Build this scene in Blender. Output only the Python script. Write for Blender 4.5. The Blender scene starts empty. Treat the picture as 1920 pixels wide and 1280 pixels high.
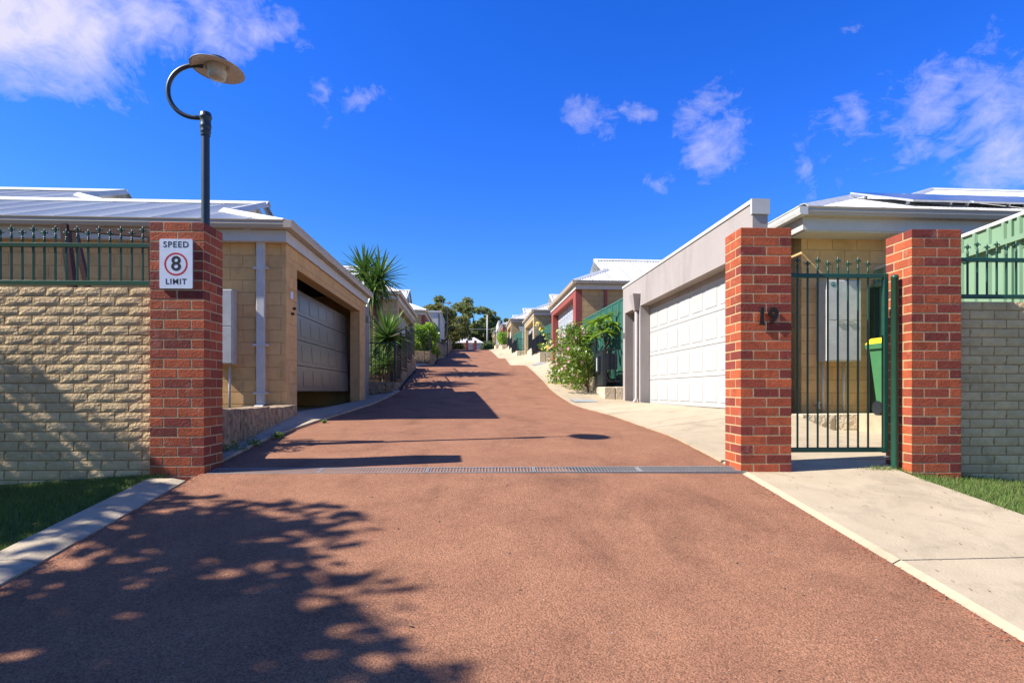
import bpy, math, random
import numpy as np
from mathutils import Vector, Matrix
random.seed(7); np.random.seed(7)
R = math.radians
E = 1.4                       # eye height above the ground under the camera
TH = R(4.236); CT, ST = math.cos(TH), math.sin(TH)
S = bpy.context.scene
col = S.collection

# ------------------------------------------------------------------ camera, sky, sun, exposure
cam = bpy.data.cameras.new('camera'); co = bpy.data.objects.new('camera', cam); col.objects.link(co)
co.location = (0, 0, E); co.rotation_euler = (R(90), 0, -TH)
cam.sensor_width = 36; cam.lens = 20.25; cam.shift_y = 93/1920; cam.clip_start = .05; cam.clip_end = 3000
S.camera = co
SUN_EL, SUN_LANE = R(43.5), R(8.5)      # light travels towards +X, a little towards +Y
sd = Vector((math.cos(SUN_LANE)*math.cos(SUN_EL), math.sin(SUN_LANE)*math.cos(SUN_EL), -math.sin(SUN_EL)))
sl = bpy.data.lights.new('sun', 'SUN'); sl.energy = 5.0; sl.angle = R(.53); sl.color = (1, .95, .88)
so = bpy.data.objects.new('sun', sl); col.objects.link(so)
so.rotation_euler = sd.to_track_quat('-Z', 'Y').to_euler(); so.location = (-20, -5, 30)
S.view_settings.view_transform = 'Standard'; S.view_settings.look = 'None'
S.view_settings.exposure = 1.0; S.view_settings.gamma = 1; S.view_settings.use_curve_mapping = False
S.cycles.max_bounces = 6; S.cycles.transparent_max_bounces = 6

def camdir(px, py):
    xc, zc = (px-960)/1080, -(py-733)/1080
    return Vector((xc*CT+ST, -xc*ST+CT, zc)).normalized()

W = bpy.data.worlds.new('World'); S.world = W; W.use_nodes = True
nt = W.node_tree; nt.nodes.clear(); L = nt.links
def wn(t, **k):
    n = nt.nodes.new(t)
    for a, v in k.items(): setattr(n, a, v)
    return n
def wmath(op, a, b=None, clamp=False):
    n = wn('ShaderNodeMath', operation=op, use_clamp=clamp)
    for i, v in enumerate((a, b)):
        if v is None: continue
        if isinstance(v, (int, float)): n.inputs[i].default_value = v
        else: L.new(v, n.inputs[i])
    return n.outputs[0]
out = wn('ShaderNodeOutputWorld'); bg = wn('ShaderNodeBackground'); bg.inputs[1].default_value = .095
sky = wn('ShaderNodeTexSky', sky_type='NISHITA', sun_disc=False)
sky.sun_elevation = SUN_EL
sky.sun_rotation = math.atan2(-sd.x, -sd.y)
sky.air_density = 1.0; sky.dust_density = .3; sky.ozone_density = 3.0; sky.altitude = 50
hs = wn('ShaderNodeHueSaturation'); hs.inputs['Saturation'].default_value = 1.36
L.new(sky.outputs[0], hs.inputs['Color'])
tint = wn('ShaderNodeMix', data_type='RGBA', blend_type='MULTIPLY'); tint.inputs[0].default_value = 1
L.new(hs.outputs[0], tint.inputs[6]); tint.inputs[7].default_value = (.58, .745, 1.45, 1)
tc = wn('ShaderNodeTexCoord'); gen = tc.outputs['Generated']
def noise(scale, detail, vec, dist=0, rough=.55):
    n = wn('ShaderNodeTexNoise'); n.inputs['Scale'].default_value = scale; n.inputs['Detail'].default_value = detail
    n.inputs['Distortion'].default_value = dist; n.inputs['Roughness'].default_value = rough
    L.new(vec, n.inputs['Vector']); return n.outputs[0]
mp = wn('ShaderNodeMapping'); mp.inputs['Scale'].default_value = (1, 1, 1.3); mp.inputs['Rotation'].default_value = (0, .5, 0)
L.new(gen, mp.inputs[0])
n1 = noise(7, 9, mp.outputs[0], .9, .62); n2 = noise(30, 7, mp.outputs[0], 1.2, .68)
wz = wn('ShaderNodeTexNoise'); wz.inputs['Scale'].default_value = 9; wz.inputs['Detail'].default_value = 5; L.new(gen, wz.inputs['Vector'])
wa = wn('ShaderNodeVectorMath', operation='MULTIPLY_ADD'); L.new(wz.outputs['Color'], wa.inputs[0]); wa.inputs[1].default_value = (.15,)*3; wa.inputs[2].default_value = (-.075,)*3
wb = wn('ShaderNodeVectorMath', operation='ADD'); L.new(gen, wb.inputs[0]); L.new(wa.outputs[0], wb.inputs[1]); warped = wb.outputs[0]
nz = wmath('ADD', wmath('MULTIPLY', n1, 1.15), wmath('MULTIPLY', n2, .5))
blobs = [(40, 0, .13, 1.0), (240, 5, .10, .74), (100, 80, .07, .8), (430, 40, .09, .62), (500, 75, .06, .6), (440, 150, .06, .40), (690, 205, .055, .50),
         (600, 180, .06, .38), (780, 128, .045, .38), (1345, 255, .085, .62), (1300, 280, .05, .5), (1560, 240, .065, .52), (1510, 300, .08, .42), (1740, 225, .11, .6), (1880, 235, .14, .66),
         (1900, 150, .07, .5), (1840, 290, .10, .56), (1210, 210, .04, .48), (1090, 225, .075, .40), (1230, 340, .06, .44), (1060, 175, .035, .38), (1630, 10, .03, .35)]
dirs = [(camdir(x, y), r, a) for x, y, r, a in blobs]
rr = random.Random(3)
for i in range(16):            # the same kind of broken cloud goes on round the rest of the sky
    az = rr.uniform(R(60), R(300)); el = rr.uniform(R(12), R(65))
    dirs.append((Vector((math.sin(az)*math.cos(el), math.cos(az)*math.cos(el), math.sin(el))), rr.uniform(.08, .22), rr.uniform(.5, .8)))
acc = None
for d, r, a in dirs:
    v = wn('ShaderNodeVectorMath', operation='DISTANCE'); L.new(warped, v.inputs[0]); v.inputs[1].default_value = d
    g = wmath('MULTIPLY', wmath('SUBTRACT', 1, wmath('DIVIDE', v.outputs['Value'], r*1.35), True), a)
    acc = g if acc is None else wmath('MAXIMUM', acc, g)
dens = wmath('SUBTRACT', wmath('ADD', wmath('MULTIPLY', acc, 1.15), nz), 1.20)
dens = wmath('MULTIPLY', dens, 1.5, True)
dens = wmath('MULTIPLY', wmath('MULTIPLY', dens, wmath('MULTIPLY', acc, 6, True)), .95, True)
cl = wn('ShaderNodeVectorMath', operation='MINIMUM'); L.new(tint.outputs[2], cl.inputs[0]); cl.inputs[1].default_value = (9, 9, 5.3)
mx = wn('ShaderNodeMix', data_type='RGBA'); L.new(dens, mx.inputs[0]); L.new(cl.outputs[0], mx.inputs[6])
mx.inputs[7].default_value = (4.4, 4.2, 5.2, 1)
L.new(mx.outputs[2], bg.inputs[0]); L.new(bg.outputs[0], out.inputs[0])

# ------------------------------------------------------------------ materials
MATS = {}
def mat(name, c1, c2=None, scale=6, rough=.8, bump=0, bscale=60, metal=0, vary=0, spec=.35, detail=5, trans=0, island=0, c3=None, speck=0, bdist=.01, blocks=None, coat=0, stain=None, pale=0, streak=False, contrast=.45):
    """noise between two colours, optional per-object or per-leaf variation, optional relief"""
    m = bpy.data.materials.new(name); m.use_nodes = True; MATS[name] = m
    t = m.node_tree; b = t.nodes['Principled BSDF']; K = t.links
    def N(tp, **k):
        n = t.nodes.new(tp)
        for a, v in k.items(): setattr(n, a, v)
        return n
    geo = N('ShaderNodeNewGeometry'); pos = geo.outputs['Position']
    c2 = c2 or tuple(x*.8 for x in c1)
    nz = N('ShaderNodeTexNoise'); nz.inputs['Scale'].default_value = scale; nz.inputs['Detail'].default_value = detail; nz.inputs['Roughness'].default_value = .6
    K.new(pos, nz.inputs['Vector'])
    rp = N('ShaderNodeMapRange'); rp.inputs[1].default_value = .3; rp.inputs[2].default_value = .7; K.new(nz.outputs[0], rp.inputs[0])
    mixn = N('ShaderNodeMix', data_type='RGBA'); K.new(rp.outputs[0], mixn.inputs[0]); mixn.inputs[6].default_value = (*c1, 1); mixn.inputs[7].default_value = (*c2, 1)
    cur = mixn.outputs[2]
    if c3:                                      # second colour by object / leaf
        oi = N('ShaderNodeObjectInfo'); src = geo.outputs['Random Per Island'] if island else oi.outputs['Random']
        r3 = N('ShaderNodeMapRange'); r3.inputs[1].default_value = .35; r3.inputs[2].default_value = .8; K.new(src, r3.inputs[0])
        m3 = N('ShaderNodeMix', data_type='RGBA'); K.new(r3.outputs[0], m3.inputs[0]); K.new(cur, m3.inputs[6]); m3.inputs[7].default_value = (*c3, 1); cur = m3.outputs[2]
    if vary:
        oi = N('ShaderNodeObjectInfo'); src = geo.outputs['Random Per Island'] if island else oi.outputs['Random']
        ml = N('ShaderNodeMath', operation='MULTIPLY'); ml.inputs[1].default_value = 7.31; K.new(src, ml.inputs[0])
        fr = N('ShaderNodeMath', operation='FRACT'); K.new(ml.outputs[0], fr.inputs[0])
        mr = N('ShaderNodeMapRange'); mr.inputs[3].default_value = 1-vary; mr.inputs[4].default_value = 1+vary; K.new(fr.outputs[0], mr.inputs[0])
        h = N('ShaderNodeHueSaturation'); K.new(mr.outputs[0], h.inputs['Value']); K.new(cur, h.inputs['Color']); cur = h.outputs[0]
    if speck:
        vo = N('ShaderNodeTexVoronoi'); vo.inputs['Scale'].default_value = speck; K.new(pos, vo.inputs['Vector'])
        sp = N('ShaderNodeSeparateColor'); K.new(vo.outputs['Color'], sp.inputs[0])
        mr = N('ShaderNodeMapRange'); mr.inputs[3].default_value = 1-contrast; mr.inputs[4].default_value = 1+contrast; K.new(sp.outputs[0], mr.inputs[0])
        h = N('ShaderNodeHueSaturation'); K.new(mr.outputs[0], h.inputs['Value']); K.new(cur, h.inputs['Color']); cur = h.outputs[0]
    if stain:                                   # patchy dirt; streak stretches it down walls
        mpn = N('ShaderNodeMapping'); K.new(pos, mpn.inputs[0]); mpn.inputs['Scale'].default_value = (1,1,.18) if streak is True else (streak or (1,1,1))
        sn = N('ShaderNodeTexNoise'); sn.inputs['Scale'].default_value = stain[0]; sn.inputs['Detail'].default_value = 7; sn.inputs['Roughness'].default_value = .65; sn.inputs['Distortion'].default_value = .6; K.new(mpn.outputs[0], sn.inputs['Vector'])
        sr = N('ShaderNodeMapRange'); sr.inputs[1].default_value = .50; sr.inputs[2].default_value = .72; sr.inputs[3].default_value = 1; sr.inputs[4].default_value = 1-stain[1]; K.new(sn.outputs[0], sr.inputs[0])
        h = N('ShaderNodeHueSaturation'); K.new(sr.outputs[0], h.inputs['Value']); K.new(cur, h.inputs['Color']); cur = h.outputs[0]
    if pale:                                    # salt bloom
        sn = N('ShaderNodeTexNoise'); sn.inputs['Scale'].default_value = 9; sn.inputs['Detail'].default_value = 8; sn.inputs['Roughness'].default_value = .7; K.new(pos, sn.inputs['Vector'])
        sr = N('ShaderNodeMapRange'); sr.inputs[1].default_value = .58; sr.inputs[2].default_value = .78; sr.inputs[4].default_value = pale; K.new(sn.outputs[0], sr.inputs[0])
        pm = N('ShaderNodeMix', data_type='RGBA'); K.new(sr.outputs[0], pm.inputs[0]); K.new(cur, pm.inputs[6]); pm.inputs[7].default_value = (.55,.45,.36,1); cur = pm.outputs[2]
    bsrc = None
    if blocks:                                  # far walls: block joints in relief
        bk = N('ShaderNodeTexBrick'); bk.inputs['Scale'].default_value = 1; bk.inputs['Brick Width'].default_value = .4; bk.inputs['Row Height'].default_value = .2
        bk.inputs['Mortar Size'].default_value = .008; bk.inputs['Color1'].default_value = (1, 1, 1, 1); bk.inputs['Color2'].default_value = (.9, .9, .9, 1); bk.inputs['Mortar'].default_value = (.6, .6, .6, 1)
        sx = N('ShaderNodeSeparateXYZ'); K.new(pos, sx.inputs[0]); cx = N('ShaderNodeCombineXYZ'); ad = N('ShaderNodeMath', operation='ADD'); K.new(sx.outputs[0], ad.inputs[0]); K.new(sx.outputs[1], ad.inputs[1])
        K.new(ad.outputs[0], cx.inputs[0]); K.new(sx.outputs[2], cx.inputs[1]); K.new(cx.outputs[0], bk.inputs['Vector'])
        mb = N('ShaderNodeMix', data_type='RGBA', blend_type='MULTIPLY'); mb.inputs[0].default_value = 1; K.new(cur, mb.inputs[6]); K.new(bk.outputs['Color'], mb.inputs[7]); cur = mb.outputs[2]
    K.new(cur, b.inputs['Base Color'])
    b.inputs['Roughness'].default_value = rough; b.inputs['Metallic'].default_value = metal; b.inputs['Specular IOR Level'].default_value = spec
    if coat: b.inputs['Coat Weight'].default_value = coat; b.inputs['Coat Roughness'].default_value = .15
    if bump:
        n2 = N('ShaderNodeTexNoise'); n2.inputs['Scale'].default_value = bscale; n2.inputs['Detail'].default_value = 4; K.new(pos, n2.inputs['Vector'])
        bp = N('ShaderNodeBump'); bp.inputs['Strength'].default_value = bump; bp.inputs['Distance'].default_value = bdist
        K.new(n2.outputs[0], bp.inputs['Height']); K.new(bp.outputs[0], b.inputs['Normal'])
    if trans:
        tr = N('ShaderNodeBsdfTranslucent'); K.new(cur, tr.inputs[0]); ms = N('ShaderNodeMixShader'); ms.inputs[0].default_value = trans
        o = t.nodes['Material Output']; K.new(b.outputs[0], ms.inputs[1]); K.new(tr.outputs[0], ms.inputs[2]); K.new(ms.outputs[0], o.inputs[0])
    return m

mat('asphalt', (.300, .145, .080), (.228, .106, .060), scale=2.2, rough=.92, bump=.7, bscale=110, speck=170, spec=.15, bdist=.012, detail=10, contrast=.40, stain=(1.7,.30), streak=(1,.5,1))
mat('concrete', (.44, .355, .235), (.375, .30, .195), scale=3, rough=.88, bump=.3, bscale=60, detail=9, vary=.05, stain=(2.4,.26))
mat('kerb_concrete', (.43, .35, .235), (.34, .28, .19), scale=4, rough=.88, bump=.4, bscale=60, detail=9, stain=(4,.35))
mat('dark_joint', (.06, .05, .045), rough=.95)
mat('soil', (.12, .085, .055), (.07, .05, .035), scale=5, rough=1, bump=.6, bscale=30)
mat('brick_red', (.41, .092, .032), (.33, .068, .026), scale=14, rough=.8, bump=.55, bscale=70, vary=.16, c3=(.19, .035, .023), bdist=.008, stain=(7,.35), pale=.30)
mat('mortar', (.47, .35, .19), (.38, .28, .15), scale=20, rough=.95, bump=.3)
mat('brick_cream', (.66, .475, .245), (.54, .38, .19), scale=14, rough=.92, bump=.8, bscale=42, vary=.11, bdist=.014, stain=(3,.3))
mat('cream_mortar', (.34, .21, .085), (.28, .17, .07), scale=20, rough=.95)
mat('block_tan', (.69, .42, .18), (.61, .365, .15), scale=9, rough=.92, bump=.45, bscale=90, vary=.06, stain=(2.5,.22))
mat('block_mortar', (.58, .37, .16), scale=20, rough=.95)
mat('wall_tan', (.52, .35, .165), (.47, .31, .145), scale=7, rough=.92, bump=.2, bscale=100, blocks=1)
mat('wall_cream', (.50, .37, .20), (.46, .34, .18), scale=7, rough=.92, bump=.2, bscale=100, blocks=1)
mat('render_grey', (.345, .305, .285), (.31, .275, .26), scale=1.6, rough=.85, bump=.2, bscale=40, detail=9, stain=(1.8,.22), streak=True)
mat('render_maroon', (.29, .070, .055), (.25, .058, .047), scale=3, rough=.7)
mat('render_white', (.50, .49, .47), (.45, .44, .43), scale=3, rough=.7)
mat('roof_white', (.58, .57, .54), (.52, .51, .49), scale=1.2, rough=.42, vary=.03, spec=.5)
mat('roof_dull', (.72, .70, .60), (.62, .61, .54), scale=1.0, rough=.38, vary=.05, spec=.5, detail=8)
mat('roof_trim', (.62, .61, .58), rough=.45)
mat('gutter_beige', (.46, .385, .29), (.42, .35, .26), rough=.45, spec=.5)
mat('fascia_white', (.56, .53, .48), (.51, .48, .44), rough=.5)
mat('green_metal', (.011, .066, .036), (.009, .052, .03), scale=20, rough=.38, spec=.5)
mat('green_sheet', (.045, .16, .115), (.035, .13, .095), scale=3, rough=.45, spec=.5)
mat('green_pale', (.19, .30, .19), (.17, .27, .17), scale=3, rough=.5)
mat('green_dark', (.035, .075, .055), rough=.5)
mat('black_metal', (.018, .022, .028), rough=.4, spec=.5)
mat('lamp_metal', (.020, .033, .045), (.03, .042, .052), scale=15, rough=.4, spec=.5)
mat('lamp_dish', (.60, .58, .54), (.48, .46, .43), scale=10, rough=.5)
mat('lamp_glass', (.50, .46, .38), (.36, .33, .27), scale=30, rough=.15, spec=.7, bump=.4, bscale=120)
mat('sign_white', (.72, .78, .86), rough=.4)
mat('sign_black', (.012, .014, .018), rough=.5)
mat('sign_red', (.55, .02, .03), rough=.45)
mat('number_metal', (.045, .028, .022), rough=.35, metal=.6)
mat('door_white', (.46, .455, .435), (.44, .435, .415), rough=.45, spec=.4, stain=(2,.10), streak=True)
mat('door_grey', (.105, .094, .084), (.088, .079, .072), scale=3, rough=.32, spec=.6)
mat('door_blue', (.42, .45, .50), rough=.4)
mat('box_white', (.55, .54, .50), rough=.4)
mat('pipe_white', (.58, .56, .52), rough=.45)
mat('pipe_maroon', (.34, .065, .06), rough=.45)
mat('pipe_grey', (.42, .38, .36), rough=.45)
mat('limestone', (.44, .32, .19), (.13, .09, .06), scale=11, rough=.95, bump=1, bscale=22, vary=.12, bdist=.03, detail=8)
mat('limestone_pale', (.66, .56, .40), (.52, .42, .28), scale=4, rough=.95, bump=1, bscale=25, vary=.08, bdist=.03, detail=8)
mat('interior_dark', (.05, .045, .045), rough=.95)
mat('grate_metal', (.34, .33, .30), (.24, .235, .22), scale=30, rough=.6, metal=.25)
mat('rust_brown', (.075, .026, .018), (.05, .018, .014), scale=12, rough=.6)
mat('solar_glass', (.025, .035, .07), (.02, .03, .06), rough=.12, spec=.8)
mat('aluminium', (.70, .71, .73), rough=.3, metal=.5)
mat('bin_green', (.06, .19, .08), (.05, .165, .07), rough=.45)
mat('bin_yellow', (.85, .62, .02), rough=.4)
mat('sticker_green', (.01, .19, .17), rough=.5)
mat('cover_steel', (.36, .38, .37), (.30, .32, .31), scale=10, rough=.5)
mat('grass_blade', (.14, .25, .04), (.08, .16, .026), scale=3, rough=.7, trans=.35, island=1, vary=.3, c3=(.21, .23, .075))
mat('lawn_soil', (.050, .075, .022), (.035, .05, .018), scale=8, rough=1, bump=.6, bscale=60)
mat('leaf_tree', (.075, .13, .03), (.05, .10, .022), scale=.6, rough=.55, trans=.3, island=1, vary=.35, c3=(.10, .13, .035))
mat('leaf_olive', (.27, .29, .075), (.18, .20, .055), scale=.6, rough=.55, trans=.45, island=1, vary=.35, c3=(.16, .14, .05))
mat('leaf_eucalypt', (.20, .27, .085), (.11, .16, .05), scale=.3, rough=.5, trans=.45, island=1, vary=.4, c3=(.24, .24, .09))
mat('leaf_bright', (.34, .50, .045), (.20, .36, .03), scale=3, rough=.35, trans=.4, island=1, vary=.3, c3=(.22, .34, .04))
mat('leaf_bush', (.22, .33, .035), (.12, .21, .022), scale=4, rough=.4, trans=.35, island=1, vary=.35, c3=(.17, .24, .035))
mat('leaf_yucca', (.085, .19, .03), (.05, .13, .022), scale=3, rough=.35, spec=.5, trans=.2, vary=.3, c3=(.16, .24, .05))
mat('leaf_dead', (.26, .18, .08), (.18, .12, .05), rough=.8)
mat('bark', (.20, .14, .09), (.12, .085, .055), scale=10, rough=.95, bump=.7, bscale=30)
mat('petal_pink', (.75, .22, .33), (.80, .50, .55), scale=9, rough=.6, trans=.3, island=1, vary=.2)
mat('petal_yellow', (.80, .62, .05), (.8, .7, .2), scale=9, rough=.6, trans=.3)
mat('petal_white', (.82, .74, .74), rough=.6, trans=.3)

# ------------------------------------------------------------------ mesh helpers
class MB:
    def __init__(s): s.v = []; s.f = []; s.sm = False
    def add(s, v, f):
        n = len(s.v); s.v += [tuple(p) for p in v]; s.f += [tuple(i+n for i in q) for q in f]; return s
    def box(s, x0, x1, y0, y1, z0, z1):
        x0, x1 = min(x0, x1), max(x0, x1); y0, y1 = min(y0, y1), max(y0, y1)
        return s.add([(x0,y0,z0),(x1,y0,z0),(x1,y1,z0),(x0,y1,z0),(x0,y0,z1),(x1,y0,z1),(x1,y1,z1),(x0,y1,z1)],
                     [(0,3,2,1),(4,5,6,7),(0,1,5,4),(1,2,6,5),(2,3,7,6),(3,0,4,7)])
    def bevbox(s, x0, x1, y0, y1, z0, z1, b=.004):
        x0, x1 = min(x0, x1), max(x0, x1); y0, y1 = min(y0, y1), max(y0, y1)
        c = [(x0,x1),(y0,y1),(z0,z1)]; vid = {}; vs = []
        for ix in (0,1):
            for iy in (0,1):
                for iz in (0,1):
                    i = (ix,iy,iz)
                    for a in range(3):
                        p = [c[k][i[k]] + (0 if k == a else (b if i[k] == 0 else -b)) for k in range(3)]
                        vid[(i,a)] = len(vs); vs.append(tuple(p))
        fs = []
        for a in range(3):
            o = [k for k in range(3) if k != a]
            for sgn in (0,1):
                q = []
                for (u, w) in ((0,0),(1,0),(1,1),(0,1)):
                    i = [0,0,0]; i[a] = sgn; i[o[0]] = u; i[o[1]] = w; q.append(vid[(tuple(i),a)])
                if (sgn == 0) != (a == 1): q.reverse()
                fs.append(tuple(q))
        for a in range(3):
            o = [k for k in range(3) if k != a]
            for u in (0,1):
                for w in (0,1):
                    i0 = [0,0,0]; i1 = [0,0,0]; i0[o[0]] = i1[o[0]] = u; i0[o[1]] = i1[o[1]] = w; i1[a] = 1
                    i0, i1 = tuple(i0), tuple(i1)
                    fs.append((vid[(i0,o[0])], vid[(i1,o[0])], vid[(i1,o[1])], vid[(i0,o[1])]))
        for ix in (0,1):
            for iy in (0,1):
                for iz in (0,1):
                    i = (ix,iy,iz); fs.append((vid[(i,0)], vid[(i,1)], vid[(i,2)]))
        return s.add(vs, fs)
    def tube(s, pts, r, n=10, cap=True):
        pts = [Vector(p) for p in pts]; rs = r if isinstance(r, (list, tuple)) else [r]*len(pts)
        vs = []; up = Vector((0,0,1)); prev = None
        for i, p in enumerate(pts):
            t = (pts[min(i+1,len(pts)-1)]-pts[max(i-1,0)]).normalized()
            a = prev if prev is not None else (up.cross(t) if abs(t.z) < .95 else Vector((1,0,0)).cross(t))
            a = (a - t*a.dot(t)).normalized(); prev = a; b = t.cross(a)
            for k in range(n):
                q = 2*math.pi*k/n; vs.append(p + (a*math.cos(q)+b*math.sin(q))*rs[i])
        fs = [(i*n+k, i*n+(k+1)%n, (i+1)*n+(k+1)%n, (i+1)*n+k) for i in range(len(pts)-1) for k in range(n)]
        if cap: fs += [tuple(reversed(range(n))), tuple((len(pts)-1)*n+k for k in range(n))]
        return s.add(vs, fs)
    def lathe(s, prof, n=20, c=(0,0,0), axis=None):
        vs = []
        q = Vector((0,0,1)).rotation_difference(Vector(axis)) if axis is not None else None
        for r, z in prof:
            for k in range(n):
                a = 2*math.pi*k/n; p = Vector((r*math.cos(a), r*math.sin(a), z))
                if q: p = q @ p
                vs.append(p+Vector(c))
        fs = [(i*n+k, i*n+(k+1)%n, (i+1)*n+(k+1)%n, (i+1)*n+k) for i in range(len(prof)-1) for k in range(n)]
        return s.add(vs, fs)
    def sweep(s, prof, p0, p1, out, up=Vector((0,0,1))):
        """extrude a closed 2-D profile (out, up) from p0 to p1"""
        p0, p1, out = Vector(p0), Vector(p1), Vector(out); n = len(prof)
        vs = [p + out*a + up*b for p in (p0, p1) for a, b in prof]
        return s.add(vs, [(k, (k+1)%n, n+(k+1)%n, n+k) for k in range(n)] + [tuple(reversed(range(n))), tuple(range(n, 2*n))])
    def mesh(s, name, m):
        me = bpy.data.meshes.new(name); me.from_pydata(s.v, [], s.f); me.update()
        if m: me.materials.append(MATS[m])
        if s.sm: me.polygons.foreach_set('use_smooth', [True]*len(me.polygons))
        return me
    def build(s, name, m, parent=None, loc=(0,0,0), rz=0, kind=None, label=None, smooth=False):
        s.sm = smooth
        return put(name, s.mesh(name, m), parent, loc, rz, kind, label)
def put(name, me, parent=None, loc=(0,0,0), rz=0, kind=None, label=None, rot=None, scale=None):
    o = bpy.data.objects.new(name, me); col.objects.link(o); o.parent = parent; o.location = loc
    o.rotation_euler = rot if rot is not None else (0,0,rz)
    if scale: o.scale = scale
    if kind: o['kind'] = kind
    if label: o['label'] = label
    return o
def tag(o, label, cat, group=None):
    o['label'] = label; o['category'] = cat
    if group: o['group'] = group
    return o
def thing(name, label, cat, loc=(0,0,0), rz=0, group=None):
    return tag(put(name, None, None, loc, rz), label, cat, group)
def copy_tree(o, parent=None):
    c = o.copy(); col.objects.link(c); c.parent = parent
    for ch in list(o.children): copy_tree(ch, c)
    return c
def text_mesh(txt, size, m, depth=.001, bold=0):
    cu = bpy.data.curves.new('lettering', 'FONT'); cu.body = txt; cu.size = size; cu.extrude = depth; cu.offset = bold
    cu.align_x = 'CENTER'; cu.align_y = 'CENTER'; cu.resolution_u = 4; cu.space_character = 1.16
    o = bpy.data.objects.new('tmp', cu); col.objects.link(o); dg = bpy.context.evaluated_depsgraph_get(); dg.update()
    me = bpy.data.meshes.new_from_object(o.evaluated_get(dg)); bpy.data.objects.remove(o)
    me.materials.clear(); me.materials.append(MATS[m]); return me
BOXES = {}
def boxmesh(w, d, h, m, b=.004, var=0, rough=0):
    """block spanning 0..w, 0..d, 0..h, front at y=0; var picks one of several uneven casts"""
    k = (round(w,3), round(d,3), round(h,3), m, var, rough)
    if k in BOXES: return BOXES[k]
    mb = MB(); rn = random.Random(hash(k) & 0xffff)
    if rough:                                   # split face: an uneven front grid on a plain body
        nx, nz = max(2, min(6, round(w/.06))), 3; vs = []; fs = []
        for j in range(nz+1):
            for i in range(nx+1):
                e = i in (0,nx) or j in (0,nz)
                vs.append((w*i/nx, (rn.uniform(.002,.006) if e else rn.uniform(-rough, rough*.35)), h*j/nz))
        for j in range(nz):
            for i in range(nx):
                a = j*(nx+1)+i; fs.append((a,a+1,a+nx+2,a+nx+1))
        n0 = len(vs); ring = [i for i in range(nx+1)] + [(j+1)*(nx+1)-1 for j in range(1,nz+1)] + [nz*(nx+1)+i for i in range(nx-1,-1,-1)] + [j*(nx+1) for j in range(nz-1,0,-1)]
        for i in ring: vs.append((vs[i][0], d, vs[i][2]))
        m_ = len(ring)
        for i in range(m_): fs.append((ring[(i+1)%m_], ring[i], n0+i, n0+(i+1)%m_))
        mb.add(vs, fs)
    else:
        j = [rn.uniform(-.0012,.0012) for _ in range(4)]
        mb.bevbox(j[0] if var else 0, w+(j[1] if var else 0), (j[2] if var else 0), d, 0, h, b)
    BOXES[k] = mb.mesh('block', m); return BOXES[k]

def bond(root, name, m, rect, bl, bh, jt, depth, place, rz, off=0., var=3, rough=0, alt=.5, holes=()):
    """running bond pieces clipped to a rectangle in wall coordinates; returns nothing, links one object a piece"""
    u0, u1, z0, z1 = rect; P = bl+jt; H = bh+jt; r = 0; z = z1-bh
    while z > z0-bh*.6:
        zb = max(z, z0); hh = z+bh-zb
        u = u0 - P + ((off + (alt*P if r % 2 else 0)) % P)
        while u < u1:
            a, b = max(u, u0), min(u+bl, u1)
            if b-a > .02 and hh > .02 and not any(h[0] < (a+b)/2 < h[1] and h[2] < zb+hh/2 < h[3] for h in holes):
                me = boxmesh(b-a, depth, hh, m, .004, random.randrange(1, var+1), rough)
                put(name, me, root, place(a, zb), rz)
            u += P
        z -= H; r += 1

def leaf_mesh(name, m, centres, n, size, squash=1., up=.0, aspect=2.2, seed=1):
    """n leaf-shaped faces scattered in clumps; centres = [(x,y,z,r)]"""
    g = np.random.RandomState(seed); c = np.array(centres, float); w = c[:,3]**2; idx = g.choice(len(c), n, p=w/w.sum())
    d = g.normal(size=(n,3)); d /= np.linalg.norm(d,axis=1)[:,None]; rad = g.rand(n)**.45
    p = c[idx,:3] + d*(c[idx,3]*rad)[:,None]*np.array([1,1,squash])
    a = g.normal(size=(n,3)); a[:,2] = a[:,2]*.6+up; a /= np.linalg.norm(a,axis=1)[:,None]
    b = np.cross(a, g.normal(size=(n,3))); b /= np.linalg.norm(b,axis=1)[:,None]
    s = size*(.6+.8*g.rand(n))[:,None]
    V = np.stack([p-a*s*.5, p+b*s*.5/aspect, p+a*s*.5, p-b*s*.5/aspect],1).reshape(-1,3)
    F = np.arange(n*4).reshape(-1,4)
    me = bpy.data.meshes.new(name); me.vertices.add(n*4); me.vertices.foreach_set('co', V.ravel())
    me.loops.add(n*4); me.loops.foreach_set('vertex_index', F.ravel().astype(np.int32)); me.polygons.add(n)
    me.polygons.foreach_set('loop_start', (np.arange(n)*4).astype(np.int32)); me.update(calc_edges=True); me.materials.append(MATS[m]); return me

# ------------------------------------------------------------------ ground profile (heights are relative to the eye, E is added when placed)
PY = [-30,-8,0,2.5,5.2,7,9.9,13.7,15.6,17.4,18.5,24.7,29,33.7,36,38.7,43,47,61,74,90,110,130,400,900]
PZ = [-4,-2.35,-1.40,-1.06,-.735,-.575,-.475,-.33,-.14,.08,.27,1.10,1.30,1.50,1.83,2.20,2.42,2.65,4.15,5.3,6.38,7.82,8.95,9.6,9.6]
_yy = np.linspace(-30, 900, 18601); _zz = np.interp(_yy, PY, PZ); _k = np.hanning(25); _zz = np.convolve(np.pad(_zz, 12, 'edge'), _k/_k.sum(), 'valid')
G = lambda y: float(np.interp(y, _yy, _zz))
itp = lambda X, Y: (lambda y: float(np.interp(y, X, Y)))
XL = itp([-8,2,5.4,9.5,13.5,15.2,16.6,18,22.6,23.6,29,31,60,90], [-2.36,-2.36,-2.36,-2.4,-2.3,-2.12,-1.98,-2.0,-2.02,-2.1,-2.1,-2.0,-2.0,-2.0])
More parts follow.
